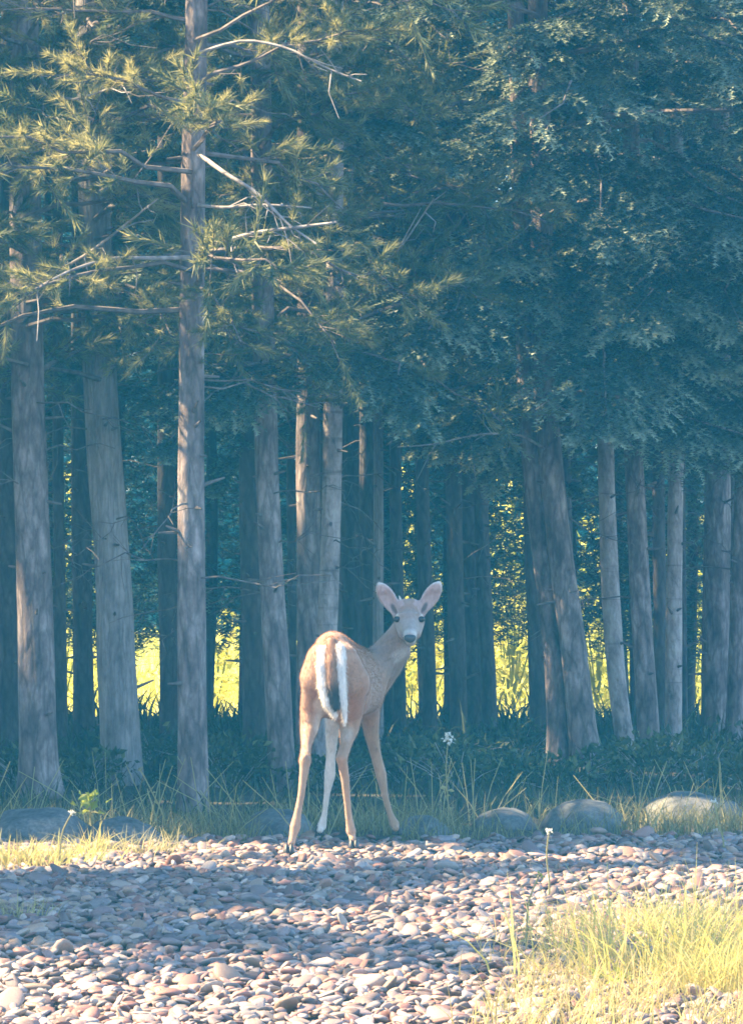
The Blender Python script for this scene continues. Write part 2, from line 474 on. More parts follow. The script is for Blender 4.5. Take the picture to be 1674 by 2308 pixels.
def rotm(ax, an):
    c, s = np.cos(an), np.sin(an); Z = np.zeros_like(c); O = np.ones_like(c)
    if ax == 0: M_ = [[O, Z, Z], [Z, c, -s], [Z, s, c]]
    elif ax == 1: M_ = [[c, Z, s], [Z, O, Z], [-s, Z, c]]
    else: M_ = [[c, -s, Z], [s, c, Z], [Z, Z, O]]
    return np.moveaxis(np.array(M_), 2, 0)
yaw = R.uniform(0, 6.28, ns); tx = R.normal(size=ns) * 0.36; ty = R.normal(size=ns) * 0.36
RM = rotm(2, yaw) @ rotm(0, tx) @ rotm(1, ty)
SC = np.stack([size * R.uniform(1.0, 1.45, ns), size * R.uniform(0.75, 1.0, ns), size * R.uniform(0.24, 0.52, ns)], 1)
zz = R.uniform(0.0, 0.022, ns)
shp = R.integers(0, len(SHAPES), ns); pal = R.integers(0, len(PAL), ns)
D_ = pts[:, 1] + 20
inframe = (np.abs(pts[:, 0]) < 0.083 * D_) & (D_ > 13.25)
show = np.where(inframe, size / D_ * (1 + 0.2 * size), 0)
order = np.argsort(-show)
single = np.zeros(ns, dtype=bool); single[order[:300]] = True
variants = {}
for i in np.nonzero(single)[0]:
    key = (int(shp[i]), int(pal[i]))
    if key not in variants:
        c = np.tile(PAL[key[1]] * (0.75 + 0.5 * random.random()), (len(I1[0]), 1))
        me = make_mesh("stone", SHAPES[key[0]], I1[1], {"shade": c}, True); me.materials.append(M_stone)
        variants[key] = me
    o = bpy.data.objects.new("stone", variants[key])
    o.location = (float(pts[i, 0]), float(pts[i, 1]), float(zz[i]))
    o.rotation_euler = (float(tx[i]), float(ty[i]), float(yaw[i])); o.scale = tuple(float(s) for s in SC[i])
    o.parent = gravel
    col.objects.link(o)
rest = np.nonzero(~single)[0]
fars = D_[rest] > 14.9
rest_far = rest[fars]; rest = rest[~fars]
allV = np.array(SHAPES)[shp[rest]] * SC[rest][:, None]
allV = np.einsum('nij,nkj->nki', RM[rest], allV)
allV[..., :2] += pts[rest][:, None]; allV[..., 2] += zz[rest][:, None]
nv = len(I1[0])
ff = (np.arange(len(rest))[:, None, None] * nv + I1[1][None]).reshape(-1, 3)
cc = np.repeat(PAL[pal[rest]] * R.uniform(0.65, 1.3, (len(rest), 1)), nv, axis=0)
so_ = mobj("river_gravel", make_mesh("river_gravel", allV.reshape(-1, 3), ff, {"shade": cc}, True), M_stone, gravel)
so_["kind"] = "stuff"

OC = np.array([[1, 0, 0], [-1, 0, 0], [0, 1, 0], [0, -1, 0], [0, 0, 1], [0, 0, -1]], dtype=float)
OF = np.array([[0, 2, 4], [2, 1, 4], [1, 3, 4], [3, 0, 4], [2, 0, 5], [1, 2, 5], [3, 1, 5], [0, 3, 5]])
OV, OF = subdiv(OC, OF)
SH2 = np.array([OV * (1 + 0.24 * fbm(OV, 0.9, 60 + k, 3))[:, None] for k in range(len(SHAPES))])
allV = SH2[shp[rest_far]] * SC[rest_far][:, None]
allV = np.einsum('nij,nkj->nki', RM[rest_far], allV)
allV[..., :2] += pts[rest_far][:, None]; allV[..., 2] += zz[rest_far][:, None]
nv = len(OV)
ff = (np.arange(len(rest_far))[:, None, None] * nv + OF[None]).reshape(-1, 3)
cc = np.repeat(PAL[pal[rest_far]] * R.uniform(0.65, 1.3, (len(rest_far), 1)), nv, axis=0)
so_ = mobj("distant_gravel", make_mesh("distant_gravel", allV.reshape(-1, 3), ff, {"shade": cc}, True), M_stone, gravel)
so_["kind"] = "stuff"

# ------------------------------------------------------------------ trees
def smooth_path(ctrl, zs):
    c = np.array(sorted(ctrl, key=lambda p: p[2]))
    x = np.interp(zs, c[:, 2], c[:, 0]); y = np.interp(zs, c[:, 2], c[:, 1])
    k = np.ones(9) / 9
    pad = lambda a: np.convolve(np.r_[[a[0]] * 4, a, [a[-1]] * 4], k, 'valid')
    return np.stack([pad(x), pad(y), zs], 1)

def stem_mesh(path, rad, base, sides=28, seed=0, rough=0.05, flare=0.5):
    n = len(path); th = np.linspace(0, 2 * math.pi, sides, endpoint=False)
    h = path[:, 2] - path[0, 2]
    fl = 1 + flare * np.exp(-h / 0.16)
    dirs = np.stack([np.cos(th), np.sin(th), 0 * th], 1)
    S = dirs[None] * 3.0 + np.stack([0 * h, 0 * h, h * 1.6], 1)[:, None]
    nz = fbm(S, 1.2, seed, 4)
    root = 1 + flare * 0.5 * np.exp(-h / 0.12)[:, None] * np.cos(3 * th + seed)[None]
    V = path[:, None] + (rad * fl)[:, None, None] * dirs[None] * (root * (1 + rough * nz))[..., None]
    V = V.reshape(-1, 3) - base
    i = np.arange(n - 1)[:, None] * sides; j = np.arange(sides)[None]; j2 = (j + 1) % sides
    q = np.stack([i + j, i + j2, i + sides + j2, i + sides + j], -1).reshape(-1, 4)
    return make_mesh("trunk", V, q, None, True)

def bough_points(start, az, L, rise, droop, n=8):
    t = np.linspace(0, 1, n)
    d = np.array([math.cos(az), math.sin(az)])
    wob = R.normal(size=2) * 0.05 * L
    p = np.zeros((n, 3))
    p[:, :2] = start[:2] + np.outer(t * L, d) + np.outer(np.sin(t * 3.0), wob)
    p[:, 2] = start[2] + L * (rise * t - droop * t ** 2)
    p[1:] += R.normal(size=(n - 1, 3)) * 0.016 * L
    return p

def at_t(p, t):
    n = len(p) - 1
    f = np.clip(np.asarray(t) * n, 0, n - 1e-6); i = f.astype(int); u = (f - i)[:, None]
    return p[i] * (1 - u) + p[i + 1] * u, unit(p[i + 1] - p[i])

def pine_bough(wood, fol, start, az, L, rise, droop, dens=1.0, tint=0.5, n=22, w=0.0095, size=0.10):
    p = bough_points(start, az, L, rise, droop)
    tube(wood, p, np.linspace(0.006 + 0.007 * L, 0.003, len(p)), 5)
    ns_ = max(4, int(13 * L * dens))
    t = R.uniform(0.3, 1.0, ns_)
    b, tg = at_t(p, t)
    d = unit(tg * 0.7 + R.normal(size=(ns_, 3)) * np.array([0.7, 0.7, 0.4]) + np.array([0, 0, 0.15]))
    sl_ = R.uniform(0.10, 0.34, ns_) * (0.5 + 0.5 * L)
    e = b + d * sl_[:, None]
    for k in range(ns_):
        mid_ = (b[k] + e[k]) / 2 + np.array([0, 0, -0.02])
        tube(wood, [b[k], mid_, e[k]], [0.003, 0.0026, 0.002], 3)
    tp = []; td = []
    for q in (1.0, 0.86, 0.72, 0.58, 0.44):
        tp.append(b + d * (sl_ * q)[:, None]); td.append(unit(d + 0.35 * R.normal(size=d.shape) * (1 - q + 0.2)))
    tp = np.concatenate(tp); td = np.concatenate(td)
    k_ = keep(tp)
    tp, td = tp[k_], td[k_]
    tufts(fol, tp, td, R.uniform(0.7, 1.2, len(tp)) * size, np.clip(tint + R.normal(size=len(tp)) * 0.15, 0, 1), max(12, int(n * 0.6)), 0.75, w)

def spruce_bough(wood, fol, start, az, L, rise, droop, tint=0.5, n=13, dens=1.0, nl=0.036, w=0.017):
    p = bough_points(start, az, L, rise, droop)
    tube(wood, p, np.linspace(0.005 + 0.007 * L, 0.002, len(p)), 4)
    ns_ = max(5, int(26 * L * dens))
    t = np.sort(R.uniform(0.2, 1.0, ns_))
    b, tg = at_t(p, t)
    sg = np.where(np.arange(ns_) % 2 == 0, 1.0, -1.0)
    side = unit(np.cross(tg, np.array([0, 0, 1.0])))
    d = unit(tg * 0.8 + side * sg[:, None] * R.uniform(0.5, 1.0, (ns_, 1)) + np.array([0, 0, -0.28]) + 0.12 * R.normal(size=(ns_, 3)))
    sl_ = (0.42 * L * (1.12 - t) + 0.10) * R.uniform(0.7, 1.15, ns_)
    pos = []; dd = []; tt = []; LL = []
    for q in np.arange(0.0, 1.0, 0.25):
        c = b + d * (sl_ * q)[:, None] + np.array([0, 0, -0.10]) * (q * q * sl_)[:, None]
        dq = unit(d + np.array([0, 0, -0.25]) * q)
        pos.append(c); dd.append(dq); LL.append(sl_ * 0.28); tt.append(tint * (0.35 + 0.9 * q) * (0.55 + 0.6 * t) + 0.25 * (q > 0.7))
        for s2 in (1, -1):                                   # side twiglets
            ss = unit(np.cross(dq, np.array([0, 0, 1.0]))) * s2
            pos.append(c); dd.append(unit(dq * 0.8 + ss * 0.75 + np.array([0, 0, -0.15]))); LL.append(sl_ * 0.30 * (1 - 0.5 * q) + 0.03)
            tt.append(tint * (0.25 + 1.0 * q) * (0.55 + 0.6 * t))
    pos = np.concatenate(pos); dd = np.concatenate(dd); LL = np.concatenate(LL); tt = np.concatenate(tt)
    k_ = keep(pos)
    pos, dd, LL, tt = pos[k_], dd[k_], LL[k_], tt[k_]
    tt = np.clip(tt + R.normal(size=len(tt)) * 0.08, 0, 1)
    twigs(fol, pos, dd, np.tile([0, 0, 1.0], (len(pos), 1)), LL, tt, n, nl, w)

def high_crown(fol, wood, path, z0, H, rmax, num, tint, clump=0.34):
    """the crown above the picture: coarser tufts that cast the dappled shade"""
    z = z0 + (H - z0) * R.random(num) ** 0.85
    u = (z - z0) / (H - z0)
    r_ = rmax * np.minimum(1.0, 1.5 * (1 - u) ** 0.6 + 0.10) * np.sqrt(R.random(num))
    a_ = R.uniform(0, 6.28, num)
    cx = np.interp(z, path[:, 2], path[:, 0]); cyy = np.interp(z, path[:, 2], path[:, 1])
    P = np.stack([cx + r_ * np.cos(a_), cyy + r_ * np.sin(a_), z - 0.12 * r_], 1)
    P = P[keep(P, 0.22)]
    o = np.stack([P[:, 0] - np.interp(P[:, 2], path[:, 2], path[:, 0]), P[:, 1] - np.interp(P[:, 2], path[:, 2], path[:, 1]), 0.2 + 0 * P[:, 0]], 1)
    tufts(fol, P, unit(o + 1e-3), R.uniform(0.7, 1.2, len(P)) * clump, np.clip(tint + R.normal(size=len(P)) * 0.12, 0, 1), 6, 1.1, 0.065)

def dead_twigs(wood, path, z0, z1, num, Lmax=0.9):
    for k in range(num):
        z = R.uniform(z0, z1); c = np.array([np.interp(z, path[:, 2], path[:, 0]), np.interp(z, path[:, 2], path[:, 1]), z])
        L = R.uniform(0.25, Lmax); az = R.uniform(0, 6.28)
        p = bough_points(c, az, L, R.uniform(-0.25, 0.25), R.uniform(0.0, 0.5), 7)
        p[1:-1] += R.normal(size=(5, 3)) * 0.018 * L
        tube(wood, p, np.linspace(0.0055, 0.0018, 7), 4)
        for q in range(R.integers(2, 6)):
            b, tg = at_t(p, np.array([R.uniform(0.25, 0.95)]))
            d = unit(tg[0] + R.normal(size=3) * 0.7)
            e = b[0] + d * R.uniform(0.08, 0.3)
            tube(wood, [b[0], (b[0] + e) / 2 + R.normal(size=3) * 0.012, e], [0.0028, 0.0022, 0.0012], 3)

def tree(name, label, ctrl, D, w, H, bark, kind, seed, zlow=2.0, zdet=6.0, nb=16, Lb=1.4, group=None, tint=0.45, flare=0.45, dens=1.0, crown_n=620, crown_r=1.6, ndead=8, second=None, rough=0.085, fine=True):
    """ctrl: survey points (x, y) from the base upward; D distance; w trunk width there"""
    pts_ = [PX(x, y, D) for x, y in ctrl]
    base = np.array([pts_[0][0], D - 20, 0.0])
    pts_[0] = base.copy(); pts_[0][2] = -0.08
    top = pts_[-1]
    dx = (pts_[-1][0] - pts_[-2][0]) / max(0.2, pts_[-1][2] - pts_[-2][2])
    cl = [tuple(p) for p in pts_] + [(top[0] + dx * 0.35 * (H - top[2]) * 0.3, top[1] + R.normal() * 0.2, H)]
    r0 = w / F * D / 2
    nr = (60 if group == IN else 110) if fine else 40
    zs = np.concatenate([np.linspace(-0.08, 6.0, nr), np.linspace(6.2, H, 16)])
    path = smooth_path(cl, zs)
    rad = r0 * np.clip(1.03 - 0.97 * np.clip(zs, 0, None) / H, 0.06, 2)
    e = empty(name, base, label, "tree", group)
    mobj("trunk", stem_mesh(path, rad, base, (16 if group == IN else 28) if fine else 12, seed, rough, flare), bark, e)
    paths = [path]
    if second:
        p2 = [PX(x, y, D + 0.1) for x, y in second]
        p2[0][2] = -0.08
        cl2 = [tuple(p) for p in p2] + [(p2[-1][0] - 0.3, p2[-1][1], H * 0.8)]
        zs2 = np.concatenate([np.linspace(-0.08, 6.0, 110), np.linspace(6.2, H * 0.8, 12)])
        path2 = smooth_path(cl2, zs2)
        mobj("trunk", stem_mesh(path2, 0.8 * r0 * np.clip(1.03 - zs2 / H, 0.06, 2), base, 28, seed + 9, rough, flare), bark, e)
        paths.append(path2)
    wood, fol = Buf(), Buf()
    if fine:
        for k in range(nb):
            pa = paths[k % len(paths)]
            z = zlow + (zdet - zlow) * ((k + R.uniform(0, 0.9)) / nb)
            st = np.array([np.interp(z, pa[:, 2], pa[:, 0]), np.interp(z, pa[:, 2], pa[:, 1]), z])
            az = k * 2.39996 + seed + R.normal() * 0.3
            L = Lb * R.uniform(0.65, 1.15)
            if kind == 'pine':
                pine_bough(wood, fol, st, az, L, R.uniform(-0.05, 0.35), R.uniform(0.1, 0.4), dens, tint)
            else:
                spruce_bough(wood, fol, st, az, L, R.uniform(-0.05, 0.2), R.uniform(0.2, 0.5), tint, dens=dens)
        for k in range(16):
            z = R.uniform(0.4, 4.5); c = np.array([np.interp(z, path[:, 2], path[:, 0]), np.interp(z, path[:, 2], path[:, 1]), z]); a_ = R.uniform(-3.4, 0.3)
            rr_ = r0 * (1.03 - z / H); d_ = np.array([math.cos(a_), math.sin(a_), R.uniform(-0.2, 0.5)]); L_ = rr_ + R.uniform(0.02, 0.12)
            tube(wood, [c + d_ * rr_ * 0.7, c + d_ * (rr_ + L_) / 2, c + d_ * L_], [0.012, 0.008, 0.005], 5)
        dead_twigs(wood, path, 1.0, min(zlow + 2.2, 4.5), ndead)
    high_crown(fol, wood, path, zdet - 0.3 if fine else 2.6, H, crown_r, crown_n, tint)
    fo = fol.obj("crown", M_pine if kind == 'pine' else M_spruce, e, base)
    if wood.n: wood.obj("twigs", M_limb, e, base)["kind"] = "stuff"
    return e, path, base

FR = "trees along the forest edge"
IN = "shadowed trunks inside the forest"
T = {}
T['A'] = tree("pine_tree", "stout flaky grey pine trunk rising behind the long low boulder", [(90, 1765), (80, 1400), (64, 930), (58, 600), (55, 0)], 24.5, 82, 16, M_bark, 'pine', 1, 2.2, 6.0, 20, 1.5, FR, 0.55, ndead=12)
T['B'] = tree("pine_tree", "thickest pale grey pine trunk tapering upward, with flared furrowed base", [(275, 1735), (258, 1450), (246, 1200), (230, 1000), (220, 820), (205, 300), (200, 0)], 25.6, 84, 16.5, M_barkg, 'pine', 2, 2.4, 6.0, 18, 1.4, FR, 0.5, flare=0.35, ndead=10)
T['C'] = tree("pine_tree", "tall straight purplish pine trunk standing forward of the others, leafy boughs above", [(430, 1792), (425, 1450), (424, 1000), (426, 500), (436, 0)], 23.3, 64, 16, M_bark, 'pine', 3, 2.5, 5.6, 16, 1.5, FR, 0.75, flare=0.30, ndead=16)
T['D'] = tree("pine_tree", "slender mottled grey pine trunk leaning, just beside the deer's hind leg", [(630, 1745), (614, 1500), (600, 1250), (590, 1000), (585, 800), (575, 0)], 25.3, 56, 16.5, M_bark, 'spruce', 4, 2.2, 6.0, 14, 1.2, FR, 0.45, ndead=10)
T['E'] = tree("pine_tree", "straight dusky trunk directly behind the deer's rump", [(684, 1690), (684, 1300), (682, 900), (680, 0)], 27.6, 56, 18, M_bark, 'pine', 5, 2.5, 6.2, 14, 1.3, FR, 0.5, flare=0.2)
T['F'] = tree("birch_tree", "pale smooth trunk with dark bands rising above the deer's back", [(702, 1710), (716, 1560), (727, 1380), (733, 1150), (738, 870), (742, 400), (744, 0)], 26.2, 45, 16.5, M_barkp, 'pine', 6, 2.4, 6.0, 14, 1.2, FR, 0.55, flare=0.25)
T['G'] = tree("spruce_tree", "twin-stemmed spruce leaning and splayed at its rooted base", [(1298, 1700), (1272, 1450), (1243, 1240), (1222, 1050), (1205, 850), (1190, 0)], 27.6, 58, 17.5, M_bark, 'spruce', 7, 1.9, 6.2, 6, 1.6, FR, 0.55, second=[(1242, 1695), (1222, 1400), (1190, 1150), (1165, 900), (1140, 0)], flare=0.5, crown_r=1.15, crown_n=480)
T['H'] = tree("spruce_tree", "pale slim trunk swept sideways at its foot, right of the twin stems", [(1392, 1680), (1370, 1560), (1352, 1350), (1346, 1200), (1340, 1000), (1335, 0)], 28.9, 40, 17, M_barkp, 'spruce', 8, 2.0, 6.2, 6, 1.5, FR, 0.55, flare=0.2, crown_r=1.15, crown_n=480)
T['I'] = tree("spruce_tree", "rosy brown slender trunk between two pale slim trunks", [(1440, 1690), (1424, 1450), (1408, 1150), (1400, 950), (1395, 0)], 28.4, 46, 17, M_bark, 'spruce', 9, 2.0, 6.2, 6, 1.5, FR, 0.6, flare=0.2, crown_r=1.15, crown_n=480)
T['J'] = tree("spruce_tree", "pale slim straight trunk behind the highest boulder", [(1490, 1675), (1491, 1350), (1496, 1050), (1498, 0)], 29.2, 36, 17, M_barkp, 'spruce', 10, 2.0, 6.4, 6, 1.5, FR, 0.55, flare=0.2, crown_r=1.15, crown_n=480)
T['K'] = tree("spruce_tree", "broad shadowed trunk beside the pale slim trunk behind the highest boulder", [(1584, 1655), (1585, 1300), (1588, 1000), (1590, 0)], 31.0, 62, 18, M_bark, 'spruce', 11, 1.9, 6.6, 6, 1.6, FR, 0.5, flare=0.2, crown_r=1.15, crown_n=480)
T['L'] = tree("spruce_tree", "leaning shadowed trunk past the broad one, at the end of the boulders", [(1622, 1650), (1632, 1400), (1642, 1100), (1650, 0)], 30.4, 36, 17.5, M_bark, 'spruce', 12, 1.9, 6.6, 6, 1.5, FR, 0.5, flare=0.2, crown_r=1.15, crown_n=480)
T['M'] = tree("pine_tree", "thin pale young trunk seen past the deer's neck", [(836, 1640), (838, 1350), (838, 1100), (834, 0)], 29.8, 24, 17, M_barkg, 'spruce', 13, 2.0, 6.4, 16, 1.3, FR, 0.5, flare=0.15)
IN = "shadowed trunks inside the forest"
inner = [  # x, width, D, lean
    (20, 44, 29.5, 0), (136, 26, 29.6, -6), (186, 44, 30.5, -6), (375, 40, 30.0, -6), (564, 48, 29.2, -10), (649, 18, 31, -5), (735, 46, 30.4, -4), (780, 46, 31.5, -4), (822, 42, 30.8, -6),
    (884, 27, 31.8, -8), (950, 31, 31.2, -14), (1014, 36, 30.6, -10), (1048, 42, 32.2, -8), (1081, 32, 31.6, -16), (1192, 38, 30.6, -16), (1262, 30, 32.0, -12), (1401, 13, 33, -4), (1461, 28, 30.2, -3),
    (1514, 14, 32.5, -4), (1620, 16, 32.6, -2), (560, 20, 33, -4), (1035, 24, 34, -6), (805, 26, 33.5, 0), (258, 34, 31, -4)]
EDGE = [(-80, "the long boulder's hidden end"), (85, "the stout flaky trunk"), (262, "the thickest pale trunk"), (425, "the tall forward pine"), (615, "the mottled leaning trunk"), (725, "the dark-banded pale trunk"), (838, "the thin pale young trunk"), (1250, "the twin-stemmed spruce"), (1365, "the sideways-swept trunk"), (1428, "the rosy brown trunk"), (1491, "the slim straight trunk"), (1585, "the broad shadowed trunk"), (1700, "the forest's end")]
for k, (x, w, D, lean) in enumerate(inner):
    yb = 1153.7 + CAM_H * F / D
    q = max(i for i in range(len(EDGE)) if EDGE[i][0] <= x)
    q = min(q, len(EDGE) - 2)
    lb = "dark trunk deep in shade between %s and %s" % (EDGE[q][1], EDGE[q + 1][1])
    if q == 0: lb = "dark trunk deep in shade on the outer side of the stout flaky trunk"
    if q == len(EDGE) - 2: lb = "dark thin trunk deep in shade past the broad shadowed trunk"
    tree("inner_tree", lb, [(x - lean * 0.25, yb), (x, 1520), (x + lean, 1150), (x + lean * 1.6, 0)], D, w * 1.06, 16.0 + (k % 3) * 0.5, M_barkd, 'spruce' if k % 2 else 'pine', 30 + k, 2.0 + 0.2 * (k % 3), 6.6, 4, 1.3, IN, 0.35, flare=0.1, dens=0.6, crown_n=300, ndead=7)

# neighbours of the forest to the left, whose crowns shade the gravel
SIDE = "forest trees beyond the boulder, off to the side"
k = 0
for row, D in enumerate((16.9, 18.7, 20.4, 22.2, 23.1, 24.0, 25.9, 27.8, 29.8, 31.8, 33.8)):
    for X in np.arange(-4.0 if D == 23.1 else -4.6 - 0.6 * (row % 3), -20, -2.15):
        if D < 16.05 + 0.176 * abs(X): continue                    # unseen edge slanted so the crowns' shade ends partway down the gravel
        x = X + R.normal() * 0.3; d = D + R.normal() * 0.35
        hide = False
        for c, r_ in HOLES[:7]:                                      # leave the lit lanes free of trunks
            dx, dy = x - c[0], d - 20 - c[1]
            t_ = dx * SUN_H[0] + dy * SUN_H[1]
            if t_ > 0 and abs(dx * SUN_H[1] - dy * SUN_H[0]) < min(r_, 0.3) + 0.1 and c[2] + t_ * math.tan(math.radians(SUN_EL)) < 18: hide = True
        if hide: continue
        xs_ = 822.5 + x * F / d; yb = 1153.7 + CAM_H * F / d
        tree("side_tree", "tall pine in the forest past the long low boulder", [(xs_, yb), (xs_, 1000), (xs_, 0)], d, 60, 17.5 + R.uniform(-1.2, 1.2), M_bark, 'pine', 60 + k, fine=False, group=SIDE, crown_n=1200, crown_r=1.6)
        k += 1

# bare and leafy boughs that show singly on the foremost pine and its neighbours
def bare_branch(owner, ptsp, r0=0.012, r1=0.005, name="bare_branch"):
    e, path, base = T[owner]
    buf = Buf()
    p = np.array([PX(x, y, d) for x, y, d in ptsp])
    t = np.linspace(0, 1, len(p)); tt = np.linspace(0, 1, 14)
    q = np.stack([np.interp(tt, t, p[:, i]) for i in range(3)], 1)
    q[1:-1] = (q[:-2] + q[1:-1] * 2 + q[2:]) / 4
    tube(buf, q, np.linspace(r0, r1, 14), 7)
    for s in range(6):
        b, tg = at_t(q, np.array([R.uniform(0.3, 0.95)])); d = unit(tg[0] + R.normal(size=3) * 0.8 + np.array([0, 0, -0.4]))
        e_ = b[0] + d * R.uniform(0.1, 0.3)
        tube(buf, [b[0], (b[0] + e_) / 2 + R.normal(size=3) * 0.015, e_], [0.004, 0.003, 0.0015], 4)
    buf.obj(name, M_dead, e, base)
bare_branch('C', [(430, 560, 23.2), (480, 540, 22.9), (560, 515, 22.7), (660, 503, 22.5), (745, 492, 22.4)], 0.016, 0.006)
bare_branch('C', [(440, 455, 23.2), (500, 460, 23.0), (580, 452, 22.9), (690, 460, 22.8)], 0.010, 0.004)
bare_branch('C', [(440, 340, 23.2), (500, 385, 22.9), (570, 425, 22.8), (640, 500, 22.7), (700, 540, 22.6)], 0.012, 0.005)
bare_branch('C', [(420, 570, 23.2), (340, 572, 22.9), (240, 570, 22.8), (150, 600, 22.7), (60, 650, 22.6)], 0.013, 0.004)
bare_branch('C', [(430, 120, 23.2), (540, 85, 23.0), (640, 105, 22.9), (720, 150, 22.8), (800, 180, 22.7)], 0.010, 0.004)
bare_branch('A', [(58, 640, 24.4), (110, 610, 24.0), (200, 560, 23.6), (300, 480, 23.3), (350, 440, 23.2)], 0.011, 0.004)
bare_branch('A', [(56, 100, 24.4), (100, 190, 24.0), (150, 225, 23.7), (220, 205, 23.4), (290, 175, 23.2)], 0.011, 0.004)
bare_branch('A', [(56, 372, 24.3), (20, 374, 23.6), (-40, 376, 23.2)], 0.014, 0.008)
bare_branch('F', [(738, 600, 26.2), (800, 620, 25.8), (880, 560, 25.4), (960, 440, 25.2)], 0.010, 0.004)
bare_branch('G', [(1215, 1000, 27.6), (1150, 960, 27.2), (1060, 960, 27.0), (960, 985, 26.9), (880, 990, 26.8)], 0.009, 0.003)
bare_branch('I', [(1400, 990, 28.3), (1330, 960, 27.6), (1240, 900, 27.2), (1150, 860, 27.0)], 0.009, 0.003)

